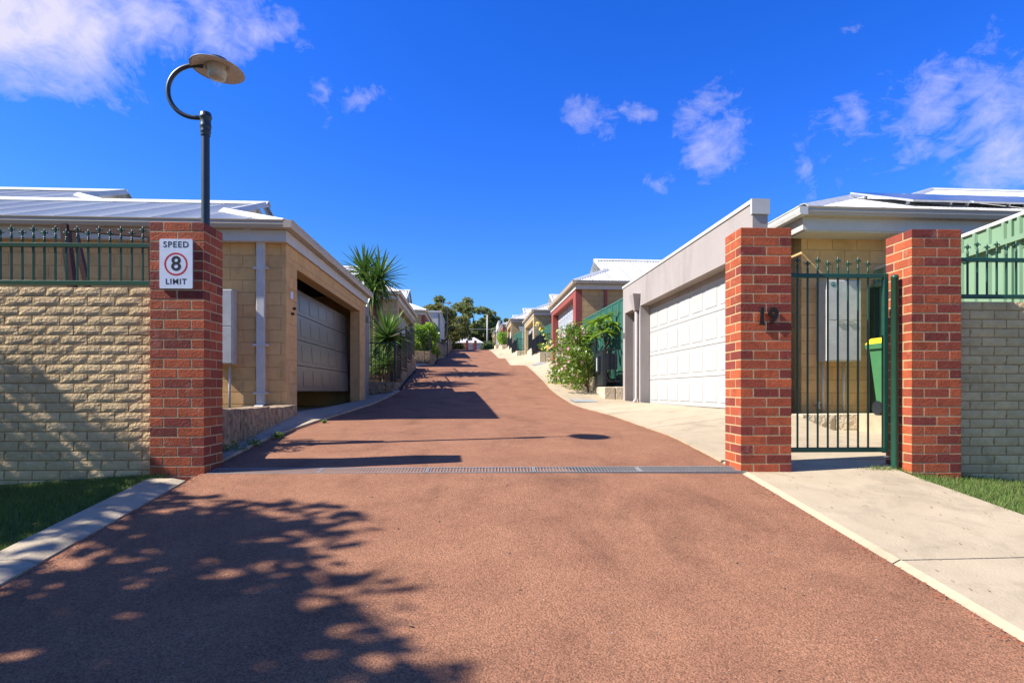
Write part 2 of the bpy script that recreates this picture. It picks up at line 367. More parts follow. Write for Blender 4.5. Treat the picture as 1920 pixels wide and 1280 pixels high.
XR = itp([-8,2.3,5.1,7,10.5,12,17,22,30,60,90], [2.36,2.38,2.47,2.52,2.6,2.5,2.42,2.45,2.4,2.4,2.4])
WL = itp([5.3,5.9,9.5,9.65,16.1,16.5,17.0,23.0,23.3,30.9,31.2], [-2.46,-2.52,-2.76,-2.95,-2.95,-2.95,-2.12,-2.12,-2.95,-2.95,-2.12])
ZL = itp([5.2,5.9,9.5,13,16,17,18.5,22,23.3,31,33], [-.72,-.66,-.38,-.33,-.26,-.02,.28,.8,1.12,1.47,1.5])
WRW = itp([-8,4.9,5.25,7.6,8,100], [3.82,3.95,4.0,4.1,4.12,4.12])
ZR = itp([5.2,6,7.4,8.2,13,15.2,16,17.4,21,22,28,29.3,31,34,35.6,41.5,43.5,50,55,61,74,90,110], [-.735,-.66,-.50,-.31,-.295,-.27,-.12,.10,.95,1.28,1.45,1.5,1.65,2.15,2.45,2.58,2.63,3.6,4.35,4.5,5.5,6.45,7.65])
def zr(x, y):                       # ground to the right of the road
    if y < 5.2: return G(y)
    t = min(1, max(0, (x-XR(y))/(4.12-XR(y)))); return G(y)*(1-t)+ZR(y)*t
def zl(x, y):
    if y < 5.2: return G(y)
    w = WL(y); t = min(1, max(0, (XL(y)-x)/(XL(y)-w+1e-6))); b = ZL(y) if y < 33 else G(y); return G(y)*(1-t)+b*t
def sheet(name, m, ys, xa, xb, nx, zf, parent=None, kind=None, thick=0, dz=0.):
    mb = MB(); vs = []; fs = []; n = nx+1
    for y in ys:
        a, b = xa(y), xb(y)
        for i in range(n):
            x = a+(b-a)*i/nx; vs.append((x, y, zf(x,y)+E+dz))
    for j in range(len(ys)-1):
        for i in range(nx): fs.append((j*n+i, j*n+i+1, (j+1)*n+i+1, (j+1)*n+i))
    if thick:
        N = len(vs); vs += [(x,y,z-thick) for x,y,z in vs]
        J = len(ys)-1
        for j in range(J):
            a, b = j*n, (j+1)*n; fs.append((a, b, N+b, N+a)); a, b = j*n+nx, (j+1)*n+nx; fs.append((b, a, N+a, N+b))
        for i in range(nx):
            fs.append((i+1, i, N+i, N+i+1)); a = J*n+i; fs.append((a, a+1, N+a+1, N+a))
    mb.add(vs, fs); return mb.build(name, m, parent, kind=kind, smooth=False)
def frange(a, b, st):
    n = max(1, round((b-a)/st)); return [a+(b-a)*i/n for i in range(n+1)]

# terrain under everything
ys = frange(-30, 12, 1.5)+frange(13.5, 130, 3)[0:]+[160,200,300,450,700]
def tz(x, y): return G(y)-.42-(.0 if abs(x) < 12 else -.3)
terr = MB(); xs = [-400,-150,-60,-25,-12,-6,-3.5,0,3.5,6,12,25,60,150,400]; vs = []; fs = []
for y in ys:
    for x in xs: vs.append((x, y, tz(x,y)+E))
for j in range(len(ys)-1):
    for i in range(len(xs)-1):
        a = j*len(xs)+i; fs.append((a, a+1, a+1+len(xs), a+len(xs)))
terr.add(vs, fs).build('ground', 'soil', kind='structure')
# red asphalt lane
sheet('road', 'asphalt', frange(-8, 44, .4)+frange(45, 130, 1.5), lambda y: XL(y), lambda y: XR(y), 6, lambda x,y: G(y)+.012*math.cos((x)/2.6*1.3), kind='structure', thick=.15)

# left kerb strip in front of the gate, in cast lengths
kerb = put('kerb', None, kind='structure'); edges = [-8,-4,-1.5,.9,2.05,3.35,5.0]
for a, b in zip(edges[:-1], edges[1:]):
    sheet('kerb_stone', 'kerb_concrete', frange(a+.004, b-.004, .4), lambda y: -2.66, lambda y: XL(y)-.002, 3, lambda x,y: G(y)+.035-.02*max(0,(x+2.46)/.1), kerb, thick=.16)
# left pavement strip behind the gate up to the first garage, then its driveway slab
pv = put('pavement', None, kind='structure')
for a, b in ((5.35,7.1),(7.1,8.55),(8.55,9.62),(9.62,10.7),(10.7,16.45)):
    sheet('slab', 'concrete', frange(a+.006, b-.006, .3), lambda y: WL(y)-.02, lambda y: XL(y)-.13, 4, lambda x,y: zl(x,y)+.012, pv, thick=.12)
for a, b in zip(frange(5.35,16.75,2.28)[:-1], frange(5.35,16.75,2.28)[1:]):
    sheet('kerb_stone', 'kerb_concrete', frange(a+.004, b-.004, .38), lambda y: XL(y)-.126, lambda y: XL(y)-.002, 2, lambda x,y: G(y)+.035, pv, thick=.14)
sheet('slab', 'concrete', frange(23.1, 31.1, .5), lambda y: -2.97, lambda y: XL(y), 3, lambda x,y: zl(x,y)+.012, pv, thick=.2)
sheet('slab', 'concrete', frange(38.2, 46.8, .8), lambda y: -2.97, lambda y: XL(y), 3, lambda x,y: G(y)+.012+.12*(-x-2)/.97, pv, thick=.2)
# right pavement: path through the pedestrian gate and drive aprons, cut by joints
pr = put('pavement', None, kind='structure')
cuts = [-8,-4.6,-2.0,.45,3.12,5.52]
for a, b in zip(cuts[:-1], cuts[1:]):
    sheet('slab', 'concrete', frange(a+.006, b-.006, .35), lambda y: XR(y)+.055, lambda y: WRW(y)+(.0 if y < 5.2 else 2.2), 6, lambda x,y: G(y)+.02, pr, thick=.14)
    sheet('kerb_stone', 'concrete', frange(a+.006, b-.006, .3), lambda y: XR(y)+.002, lambda y: XR(y)+.052, 1, lambda x,y: G(y)+.024-.025*(XR(y)+.052-x)/.05, pr, thick=.14)
cuts2 = [5.53,8.0,10.6,13.0,14.4,16.6,19.1,21.6,24.6,28.6,31.5,35.5,41.5,47,55,62,75,90]
for a, b in zip(cuts2[:-1], cuts2[1:]):
    sheet('slab', 'concrete', frange(a+.006, b-.006, .35 if b < 30 else .8), lambda y: XR(y)+.055, lambda y: 4.12 if y > 8.0 else 4.72, 6, lambda x,y: zr(x,y)+.02, pr, thick=.16)
    sheet('kerb_stone', 'concrete', frange(a+.006, b-.006, .35 if b < 30 else .8), lambda y: XR(y)+.002, lambda y: XR(y)+.052, 1, lambda x,y: G(y)+.024, pr, thick=.14)
sheet('slab', 'concrete', frange(5.53, 8.5, .4), lambda y: 4.73, lambda y: 6.3, 2, lambda x,y: G(y)*.5-.31+.02 if y > 5.6 else G(y), pr, thick=.1)

# lawns: soil sheet and blades
zll = lambda x, y: G(y)-.012-.07*(-2.66-x)
zlr = lambda x, y: G(y)-.005-.10*max(0,(x-WRW(y)))
sheet('lawn_soil', 'lawn_soil', frange(-8, 5.5, .3), lambda y: -16, lambda y: -2.665, 30, zll, kind='structure')
sheet('lawn_soil', 'lawn_soil', frange(-8, 5.6, .3), lambda y: WRW(y)+.004, lambda y: 14, 20, zlr, kind='structure')
def blades(name, pts, h, w, label):
    n = len(pts); g = np.random.RandomState(5); a = g.rand(n)*6.28; hh = h*(.5+g.rand(n)); ln = g.normal(size=(n,2))*.35*hh[:,None]
    p = np.array(pts); d = np.stack([np.cos(a), np.sin(a), a*0],1)*w*.5
    tip = p + np.concatenate([ln, hh[:,None]],1); V = np.stack([p-d, p+d, tip],1).reshape(-1,3)
    me = bpy.data.meshes.new(name); me.vertices.add(n*3); me.vertices.foreach_set('co', V.ravel()); me.loops.add(n*3)
    me.loops.foreach_set('vertex_index', np.arange(n*3, dtype=np.int32)); me.polygons.add(n); me.polygons.foreach_set('loop_start', (np.arange(n)*3).astype(np.int32))
    me.update(calc_edges=True); me.materials.append(MATS['grass_blade']); o = put(name, me, kind='stuff'); o['label'] = label; o['category'] = 'grass'; return o
rn = random.Random(4); pts = []
while len(pts) < 70000:
    y = rn.uniform(2.0, 5.3); x = rn.uniform(-5.3, -2.64); 
    if x < -.95*y-1.2: continue
    if x > -2.7 and rn.random() < .6: continue
    pts.append((x, y, zll(x,y)+E-.004))
blades('grass', pts, .035, .006, 'shaded dark green lawn between the cream brick wall and the left kerb')
pts = []
while len(pts) < 22000:
    y = rn.uniform(3.2, 5.5); x = rn.uniform(3.85, 5.4)
    if x < WRW(y)-.02+.03*math.sin(y*17): continue
    if y > 5.22 and not x > 4.4: continue
    pts.append((x, y, zlr(x,y)+E-.004))
for i in range(500):
    x = rn.gauss(3.86,.09); y = 5.12-(x-3.86)*.03+rn.gauss(0,.04); pts.append((x,y,G(y)+E))
blades('grass', pts, .042, .006, 'sunlit grass verge under the right end cream brick wall')

# ------------------------------------------------------------------ gate line: everything here is laid out in a frame turned by -2.34 degrees
GR = -R(2.34); GC = Vector((ST*5.163, CT*5.163, E)); ge = Vector((math.cos(GR), math.sin(GR), 0)); gn = Vector((-math.sin(GR), math.cos(GR), 0))
def gp(u, w=0, z=0): return GC + ge*u + gn*w + Vector((0,0,z))
TOPZ = 1.487
def pillar(u0, first, label, n=27):
    t = thing('brick_pillar', label, 'brick pillar', gp(u0,0,TOPZ-n*.086), GR)
    MB().box(.0025,.4675,.0025,.3475, 0, n*.086-.004).build('mortar_core', 'mortar', t)
    for i in range(n):
        z = (n-1-i)*.086+.008; A = (i % 2 == 0) == (first == 'A'); q = []
        if A: q = [(.0,.0,1),(.36,.0,1),(.12,.0,0),(.0,.24,0),(.24,.24,0)]
        else: q = [(.0,.0,0),(.24,.0,0),(.0,.12,1),(.36,.12,1),(.12,.24,0)]
        for x, y, r in q:
            me = boxmesh(.23,.11,.076,'brick_red',.003,random.randrange(1,6))
            if r: put('brick', me, t, (x+.11, y, z), R(90))
            else: put('brick', me, t, (x, y, z))
    return t
pillar(-3.183,'A','red brick pillar left of the lane carrying the speed sign')
pillar(2.078,'B','red brick pillar with the metal number 19, between the lane and the small gate')
pillar(3.668,'B','red brick pillar right of the small gate, where the end brick wall begins')
# cream split-face brick walls
def cream_wall(u0, u1, ztop, off, label, n, w=.1):
    t = thing('brick_wall', label, 'brick wall', gp(0,0,0), GR)
    MB().box(u0, u1, w+.005, w+.22, ztop-n*.086, ztop-.004).build('mortar_core', 'cream_mortar', t)
    bond(t, 'brick', 'brick_cream', (u0, u1, ztop-n*.086, ztop), .230, .076, .010, .09, lambda u,z: (u, w, z), 0, off=off, var=8, rough=.0018)
    return t
cream_wall(-5.6,-3.19,.925,-3.425+5.6+.24*.0,'cream split-face brick wall left of the sign pillar with tree shadow on it',23)
cream_wall(4.15,5.6,.85,.10,'shaded cream split-face brick wall at the right end beyond the last pillar',22,.17)

# palisade fences with spear heads
fin = MB()
fin.lathe([(.006,0),(.0115,.002),(.0115,.012),(.007,.015),(.0105,.022),(.0105,.03),(.006,.034),(.005,.046),(.012,.056),(.006,.066),(.0125,.078),(.006,.095),(.0005,.112)], 8)
for s in (-1,1):
    fin.tube([(s*.004,0,.058),(s*.014,0,.074),(s*.024,0,.076),(s*.030,0,.066),(s*.030,0,.060)], [.005,.0055,.005,.004,.001], 6)
fin.sm = True; FIN = fin.mesh('spear_head', 'green_metal')
def palisade(us, zb, zt1, zt2, rails, ra, rb, label, w, first_tall, cat='fence'):
    t = thing('metal_fence', label, cat, gp(0,0,0), GR)
    for z in rails: MB().bevbox(ra, rb, w-.019, w+.019, z-.019, z+.019,.003).build('rail', 'green_metal', t)
    L_ = {}
    for i, u in enumerate(us):
        top = (zt1 if (i % 2 == 0) == first_tall else zt2)-.112
        if top not in L_: L_[top] = MB().bevbox(-.008,.008,-.008,.008, zb, top,.002).mesh('picket','green_metal')
        p = put('picket', L_[top], t, (u, w, 0)); put('spear_head', FIN, p, (0,0,top))
    return t
palisade([-3.247-.0965*i for i in range(-0,18)][::1], .98, 1.497, 1.468, (1.314,.975), -4.98, -3.183, 'green spear-topped fence standing on the left cream brick wall', .17, False)
palisade([4.205+.0965*i for i in range(9)], .93, 1.452, 1.425, (1.262,.91), 4.147, 5.05, 'green spear-topped fence above the right end brick wall', .24, False)
# brackets holding the fences to the wall top
# speed sign
sg = thing('speed_sign', 'white sign reading SPEED 8 LIMIT on the left brick pillar', 'sign', gp(-3.09+.142,-.012,.905+.211), GR)
sm = MB(); w_, h_, r_ = .142, .217, .012; P = []
for cx, cz, a0 in ((w_-r_,h_-r_,0),(-w_+r_,h_-r_,90),(-w_+r_,-h_+r_,180),(w_-r_,-h_+r_,270)):
    for k in range(5): a = R(a0+k*22.5); P.append((cx+r_*math.cos(a), cz+r_*math.sin(a)))
n = len(P); sm.add([(x,-.004,z) for x,z in P]+[(x,.009,z) for x,z in P], [tuple(reversed(range(n))), tuple(range(n,2*n))]+[(k,(k+1)%n,n+(k+1)%n,n+k) for k in range(n)])
sm.build('sign_plate', 'sign_white', sg)
def ring(r0, r1, n=48):
    v = [(r*math.cos(2*math.pi*k/n), 0, r*math.sin(2*math.pi*k/n)) for r in (r0,r1) for k in range(n)]
    return MB().add(v, [(k,(k+1)%n,n+(k+1)%n,n+k) for k in range(n)])
ring(.085,.101).build('red_ring', 'sign_red', sg, (0,-.0044,-.004))
for txt, z, sz in (('SPEED',.166,.073),('LIMIT',-.158,.068),('8',-.004,.178)):
    put('lettering', text_mesh(txt, sz, 'sign_black', .0004, .0009 if txt != '8' else .003), sg, (0,-.0046,z), rot=(R(90),0,0))
# house number 19 in raised metal
nm = thing('house_number', 'dark metal house number 19 on the front of the right gate pillar', 'house number', gp(2.316,-.018,.68), GR)
o = put('digit', text_mesh('1', .185, 'number_metal', .008, .007), nm, (-.048,0,.0), rot=(R(90),0,0)); 
MB().bevbox(-.028,.028,-.008,.008,-.083,-.062,.003).build('digit_foot','number_metal',nm,(-.046,0,0))
put('digit', text_mesh('9', .185, 'number_metal', .008, .007), nm, (.055,0,.0), rot=(R(90),0,0))
# pedestrian gate
gt = thing('garden_gate', 'green spear-topped pedestrian gate between the two right brick pillars', 'gate', gp(0,.2,0), GR)
g0, g1 = 2.575, 3.535
for z, hh in ((1.09,.02),(-.555,.022)): MB().bevbox(g0-.005, g1, -.02, .02, z-hh, z+hh,.003).build('rail', 'green_metal', gt)
MB().bevbox(g1,g1+.045,-.02,.02,-.585,1.115,.003).build('stile','green_metal',gt)
for i in range(9):
    u = 2.613+.0975*i; top = (1.275 if i % 2 else 1.245)-.112
    p = MB().bevbox(-.0075,.0075,-.0075,.0075,-.54,top,.002).build('picket','green_metal',gt,(u,0,0)); put('spear_head', FIN, p, (0,0,top))
MB().box(3.55,3.60,-.012,.012,-.625,-.612).build('hinge','aluminium',gt)
gpst = thing('gate_post', 'round green hinge post of the small gate beside the brick pillar', 'post', gp(3.61,.14,-.78), GR)
MB().lathe([(.032,0),(.032,1.84),(.034,1.842),(.034,1.855),(.026,1.872),(.0,1.878)],16).build('post_tube','green_metal',gpst,smooth=True)

# trench grate across the lane, cast sections of slotted bars
yg = gp(0,.095).y
tg = thing('trench_grate', 'long slotted metal drain grate across the red lane between the pillars', 'drain', gp(0,.095,G(yg)+.012), GR)
tg.rotation_euler = (math.atan((G(yg+.3)-G(yg-.3))/.6), 0, GR)
ga, gb = -2.70, 2.14; ns = 5; sw = (gb-ga)/ns
for k in range(ns):
    u0 = ga+k*sw+.003; u1 = u0+sw-.006
    f = MB(); f.box(u0,u1,-.098,-.086,-.03,.008); f.box(u0,u1,.086,.098,-.03,.008); f.box(u0,u0+.010,-.086,.086,-.03,.008); f.box(u1-.010,u1,-.086,.086,-.03,.008)
    fr = f.build('grate_section','grate_metal',tg)
    b = MB(); nb = 33
    for i in range(1,nb):
        x = u0+(u1-u0)*i/nb; b.box(x-.004,x+.004,-.086,.086,.0055,.0072)
    o = b.build('grate_bar','grate_metal',fr); o['kind'] = 'stuff'
MB().box(ga,gb,-.097,.097,-.05,-.004).build('channel','dark_joint',tg)

# street lamps
def lamp(base, H, arm, label, head=1.0):
    t = thing('street_lamp', label, 'street lamp', base, 0, 'gooseneck street lamps')
    p = MB(); p.lathe([(.06,0),(.06,.5),(.048,.55),(.040,H-.18)],14).build('pole','lamp_metal',t,smooth=True)
    c = MB(); c.lathe([(.045,H-.26),(.050,H-.25),(.046,H-.235),(.05,H-.225),(.056,H-.21),(.050,H-.195),(.056,H-.17),(.060,H-.155),(.056,H-.14),(.053,H-.1),(.056,H-.075),(.064,H-.06),(.064,H-.045),(.056,H-.035),(.058,H-.015),(.045,H),(.0,H+.006)],16).build('collar','lamp_metal',t,smooth=True)
    a = Vector(arm).normalized(); pts = []
    Rr = .282
    for k in range(0, 25):
        q = R(-90-k*7.6); x = Rr*math.cos(q)*1.0; z = Rr*math.sin(q)
        pts.append(a*(x-.11)*1.0 + Vector((0,0,H-.06+Rr+z)))
    pts = [a*0.0+Vector((0,0,H-.06))]+pts
    end = pts[-1]+a*.14+Vector((0,0,-.005)); pts.append(end)
    MB().tube(pts,[.024]*len(pts),12).build('arm','lamp_metal',t,smooth=True)
    hc = end+a*.085; ax = (Vector((0,0,1))+a*.08+Vector((.0,.03,0))).normalized()
    hd = MB().lathe([(.0,.085),(.075,.085),(.105,.075),(.115,.045),(.12,.012),(.10,.0)],24,hc,ax).build('lamp_cap','lamp_metal',t,smooth=True)
    MB().lathe([(.11,.012),(.17,.002),(.24,-.014),(.272,-.028),(.274,-.034),(.24,-.022),(.17,-.006),(.10,.0)],40,hc,ax).build('lamp_shade','lamp_dish',t,smooth=True)
    MB().lathe([(.115,-.004),(.112,-.03),(.104,-.045),(.102,-.075),(.093,-.09),(.09,-.118),(.078,-.132),(.05,-.142),(0,-.144)],24,hc,ax).build('lamp_glass','lamp_glass',t,smooth=True)
    for s in (-1,1):
        q = Vector((0,0,1)).rotation_difference(ax); b = MB().box(-.012,.012,-.006,.006,-.05,.06); b.build('clip','lamp_dish',t,hc+(q @ Vector((s*.125,-.02,0)))).rotation_euler = q.to_euler()
    return t
def P3(px, py, d): xc = (px-960)/1080*d; return Vector((xc*CT+d*ST, -xc*ST+d*CT, E-(py-733)/1080*d))
lb = P3(385.5, 733, 6.25); H1 = (733-211)/1080*6.25
lamp((lb.x, lb.y, E-.62), H1+.62, (1,.0,0), 'tall dark gooseneck street lamp rising behind the speed sign pillar')
lb2 = P3(839, 733, 50); lamp((lb2.x+.0, lb2.y, E+G(50)-.1), 4.3, (1,0,0), 'small far gooseneck street lamp at the left edge further up the lane')

# ------------------------------------------------------------------ houses
def gutter_profile(): return [(0,0),(0,.116),(.12,.118),(.125,.125),(.137,.125),(.137,.112),(.125,.095),(.13,.055),(.112,0)]
def sheets(root, e0, du, ds, k, A, tmax, m, ribs=40, width=.762, a0=0.):
    """corrugated sheets side by side: e0 eave start, du along eave, ds up-slope horizontal direction"""
    e0, du, ds = Vector(e0), Vector(du), Vector(ds); nsh = int(math.ceil((A-a0)/width)); nrm = (Vector((0,0,1))-ds*k).normalized(); flip = du.cross(ds).z < 0
    for i in range(nsh):
        vs = []; a_ = a0+i*width; b_ = min(a_+width, A)-.008; ns_ = ribs
        for j in range(ns_+1):
            a = a_+(b_-a_)*j/ns_; t = max(.0, tmax(a)); off = nrm*(.013*math.cos((a/.0762)*2*math.pi) if ribs > 12 else (.02 if j in (0,ns_) else 0))
            vs += [e0+du*a-ds*.03+off-Vector((0,0,.03*k)), e0+du*a+ds*t+Vector((0,0,t*k))+off]
        fs = [((2*j, 2*j+2, 2*j+3, 2*j+1) if not flip else (2*j+1, 2*j+3, 2*j+2, 2*j)) for j in range(ns_)]
        if max(tmax(a_), tmax((a_+b_)/2), tmax(b_)) < .02: continue
        MB().add(vs, fs).build('roof_sheet', m, root)
def cap(root, name, p0, p1, m='roof_trim', w=.11, h=.045):
    p0, p1 = Vector(p0), Vector(p1); t = (p1-p0).normalized(); sd_ = t.cross(Vector((0,0,1))).normalized(); up = sd_.cross(t)
    MB().sweep([(-w,-h),(-.03,h*.8),(.03,h*.8),(w,-h),(w,-h-.012),(.03,h*.5),(-.03,h*.5),(-w,-h-.012)], p0, p1, sd_, up).build(name, m, root)
def roof(root, s, xe, ye, yr, zg, k=.466, g=1.7, A=9., m='roof_white', ribs=40, front=True, tfront=None, hip=True):
    H = (yr-ye)/2; X = lambda a: s*(xe+a)
    tm = tfront or (lambda a: a if a < g else H)
    sheets(root, (X(0),ye,zg), (s,0,0), (0,1,0), k, A, tm, m, ribs)
    sheets(root, (X(0),yr,zg), (s,0,0), (0,-1,0), k, A, (lambda a: a if a < g else H), m, min(ribs,12))
    if hip: sheets(root, (X(0),ye,zg), (0,1,0), (s,0,0), k, 2*H, (lambda b: min(b, 2*H-b, g)), m, ribs)
    zt = zg+k*H; zm = zg+k*g
    cap(root, 'hip_cap', (X(.02),ye+.02,zg+.03), (X(g),ye+g,zm+.03)); cap(root, 'hip_cap', (X(.02),yr-.02,zg+.03), (X(g),yr-g,zm+.03))
    cap(root, 'ridge_cap', (X(g-.2),ye+H,zt+.03), (X(A),ye+H,zt+.03))
    MB().add([(X(g+.14),ye+g,zm),(X(g+.14),yr-g,zm),(X(g+.14),ye+H,zt-.02)], [(0,1,2)]).build('gable','fascia_white',root)
    for y_, sg_ in ((ye+g,1),(yr-g,-1)): cap(root, 'barge_cap', (X(g-.12),y_,zm+.02), (X(g-.12),ye+H,zt+.02), w=.07, h=.05)
def garage_door(root, s, xd, y0, y1, z0, z1, m, rows=4, pitch=.64, pw=.49, sub=True, dep=1.):
    """sectional door: one plain slab for each row, raised rectangular fields on it"""
    hh = (z1-z0)/rows; d = put('garage_door', None, root, (s*xd, y0, z0)); L_ = y1-y0; n = max(1, int(L_/pitch)); mg = (L_-(n*pitch-(pitch-pw)))/2
    fld = MB(); a, c = pw/2, hh*.33
    o1 = [(-.0,-a,-c),(-.0,a,-c),(-.0,a,c),(-.0,-a,c)]; q = .035
    i1 = [(-.012*s*-1*-1,-a+q,-c+q),(-.012*s,a-q,-c+q),(-.012*s,a-q,c-q),(-.012*s,-a+q,c-q)]; i1[0] = (-.012*s,-a+q,-c+q)
    i0 = [(.010*s,-a+.012,-c+.012),(.010*s,a-.012,-c+.012),(.010*s,a-.012,c-.012),(.010*s,-a+.012,c-.012)]
    F = [(0,1,5,4),(1,2,6,5),(2,3,7,6),(3,0,4,7),(4,5,9,8),(5,6,10,9),(6,7,11,10),(7,4,8,11),(8,9,10,11)]
    if s > 0: F = [tuple(reversed(f)) for f in F]
    fld.add([(-.004*s,y,z) for _,y,z in o1]+[(-.018*s*dep,y*.97,z*.96) for _,y,z in o1]+[(-.006*s,y,z) for _,y,z in i1], F); fm = fld.mesh('raised_field', m)
    for r in range(rows):
        sec = MB().bevbox(0, s*.04, 0, L_, r*hh+.004, (r+1)*hh-.004, .004).build('door_section', m, d)
        if sub:
            for i in range(n): put('raised_field', fm, sec, (0, mg+pw/2+i*pitch, (r+.5)*hh))
    return d
def downpipe(root, x, y, z0, z1, m, w=.1, d=.06, kick=.16):
    MB().bevbox(x-w/2, x+w/2, y-d, y-.0, z0+.12, z1,.006).build('downpipe', m, root)
    MB().add([(x-w/2-kick*.25,y-d-kick,z0),(x+w/2-kick*.25,y-d-kick,z0),(x+w/2,y-d,z0+.125),(x-w/2,y-d,z0+.125),(x-w/2-kick*.25,y-kick*.8,z0),(x+w/2-kick*.25,y-kick*.8,z0),(x+w/2,y-.001,z0+.125),(x-w/2,y-.001,z0+.125)],
             [(0,1,2,3),(7,6,5,4),(0,4,5,1),(1,5,6,2),(2,6,7,3),(3,7,4,0)]).build('pipe_shoe', m, root)
def row_house(s, xf, y0, y1, zb, zg, label, wallm='wall_tan', facem='wall_cream', doorm='door_white', p0=.5, p1=.5, lint=.42, A=9, doorh=None, pipem='fascia_white', parapet=False, ribs=16, g=1.7, sub=True):
    """garage front on the lane: side wall towards the camera, two piers, lintel, panelled door, gutter, fascia, dutch hip roof. z relative to eye"""
    t = thing('house', label, 'house', (s*xf, y0, zb+E)); e = -Vector((s*xf, y0, zb+E)); t.location = (0,0,0)
    zb += E; zg += E; X = lambda a: s*(xf+a); ztop = zg-.10
    dh = ztop-lint
    MB().box(X(.0), X(.24), y0, y0+p0, zb-1.2, ztop-.001).build('pier', facem, t)
    MB().box(X(.0), X(.24), y1-p1, y1, zb-1.2, ztop-.001).build('pier', facem, t)
    MB().box(X(.0), X(.24), y0+p0+.001, y1-p1-.001, dh, ztop).build('lintel', facem, t)
    MB().box(X(.242), X(A-.3), y0+.003, y0+.22, zb-1.4, ztop).build('side_wall', wallm, t)
    MB().box(X(.242), X(A-.3), y1-.22, y1-.003, zb-1.4, ztop).build('side_wall', wallm, t)
    MB().box(X(A-.3), X(A-.1), y0, y1, zb-1.4, ztop).build('back_wall', wallm, t)
    garage_door(t, s, xf+.26, y0+p0-.1, y1-p1+.1, zb, dh+.1, doorm, sub=sub)
    if parapet:
        MB().box(X(-.02), X(.26), y0-.02, y1+.02, ztop+.0, ztop+parapet).build('parapet', facem, t); return t
    pf = gutter_profile(); ye, yr = y0-.12, y1+.12
    MB().sweep(pf, (X(-.03),ye-.13,zg-.115), (X(-.03),yr+.13,zg-.115), (-s,0,0)).build('gutter','gutter_beige',t)
    MB().sweep(pf, (X(-.03),ye,zg-.115), (X(A),ye,zg-.115), (0,-1,0)).build('gutter','gutter_beige',t)
    MB().box(X(-.028), X(.0)-s*.002, ye, yr, zg-.30, zg-.12).build('fascia','fascia_white',t)
    MB().box(X(.0), X(A), y0-.115, y0-.003, zg-.30, zg-.12).build('fascia','fascia_white',t)
    roof(t, s, xf-.12, ye, yr, zg, g=g, A=A, ribs=ribs)
    if pipem: downpipe(t, X(1.15), y0, zb-.2, zg-.14, pipem)
    return t

# --- L1: first garage on the left, built block by block
t = thing('house', 'tan block garage on the left with its grey door hanging partly open', 'house')
x1, yy0, yy1, zb, zg = -2.95, 9.55, 15.95, E-.38, E+2.68
bond(t,'block','block_tan',(-9.6,x1,zb-.05,zg-.30),.39,.19,.010,.06,lambda u,z:(u,yy0,z),0,off=.17,var=2)
MB().box(-9.6,x1-.004,yy0+.008,yy0+.2,zb-1,zg-.115).build('mortar_core','block_mortar',t)
pw0, pw1, lz = .55, .72, zg-.60
for rect in ((yy0, yy0+pw0, zb-.2, lz), (yy1-pw1, yy1, zb-.05, lz), (yy0, yy1, lz, zg-.30)):
    bond(t,'block','block_tan',(rect[0]+.004,rect[1],rect[2],rect[3]),.39,.19,.006,.055,lambda u,z:(x1,u,z),R(90),off=.2,var=2)
MB().box(x1-.24,x1-.008,yy0+.21,yy0+pw0-.001,zb-1,lz-.002).build('pier','block_mortar',t)
MB().box(x1-.24,x1-.008,yy1-pw1+.001,yy1-.006,zb-1,lz-.002).build('pier','block_mortar',t)
MB().box(x1-.24,x1-.008,yy0+.21,yy1-.006,lz+.001,zg-.115).build('lintel','block_mortar',t)
for rect,yq in (((zb-.05,lz),yy0+pw0),((zb-.05,lz),yy1-pw1)):
    MB().box(x1-.245,x1-.058,yq-(.012 if yq<12 else .0),yq+(.0 if yq<12 else .012),rect[0]-.3,rect[1]).build('reveal','block_tan',t)
MB().box(-9.6,x1-.01,yy1-.2,yy1-.01,zb-1,zg-.115).build('side_wall','block_tan',t)
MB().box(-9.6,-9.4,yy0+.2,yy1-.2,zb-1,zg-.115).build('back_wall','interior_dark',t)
MB().box(-9.4,x1-.245,yy0+.21,yy1-.21,zb-.12,zb-.02).build('garage_floor','concrete',t)
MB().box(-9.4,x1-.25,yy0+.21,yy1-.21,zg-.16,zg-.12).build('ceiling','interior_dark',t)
d = garage_door(t,-1,3.19,yy0+pw0-.12,yy1-pw1+.12,0,1.97,'door_grey',pitch=.66,pw=.46,dep=.32); d.location = (-3.24,yy0+pw0-.12,E-.005); d.rotation_euler = (0,R(-3.0),0)
d['label'] = 'grey panelled door hung above a dark gap'
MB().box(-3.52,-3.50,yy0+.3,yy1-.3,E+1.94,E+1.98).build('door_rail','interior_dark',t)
pf = gutter_profile()
MB().sweep(pf,(x1+.045,yy0-.28,zg-.115),(x1+.045,yy1+.25,zg-.115),(1,0,0)).build('gutter','gutter_beige',t)
MB().sweep(pf,(x1+.045,yy0-.145,zg-.115),(-16,yy0-.145,zg-.115),(0,-1,0)).build('gutter','gutter_beige',t)
MB().box(x1+.004,x1+.044,yy0-.14,yy1+.12,zg-.30,zg-.12).build('fascia','fascia_white',t)
MB().box(x1+.002,-16,yy0-.14,yy0-.004,zg-.30,zg-.12).build('fascia','fascia_white',t)
ye = yy0-.14; xe = -x1-.04; yr = yy1+.14
roof(t,-1,xe,ye,yr,zg,k=.40,A=13.2,g=1.66,m='roof_dull',tfront=lambda a: a if a < 1.66 else (3.34 if a < 4.9 else (a-1.56 if a < 6.6 else 6.45)))
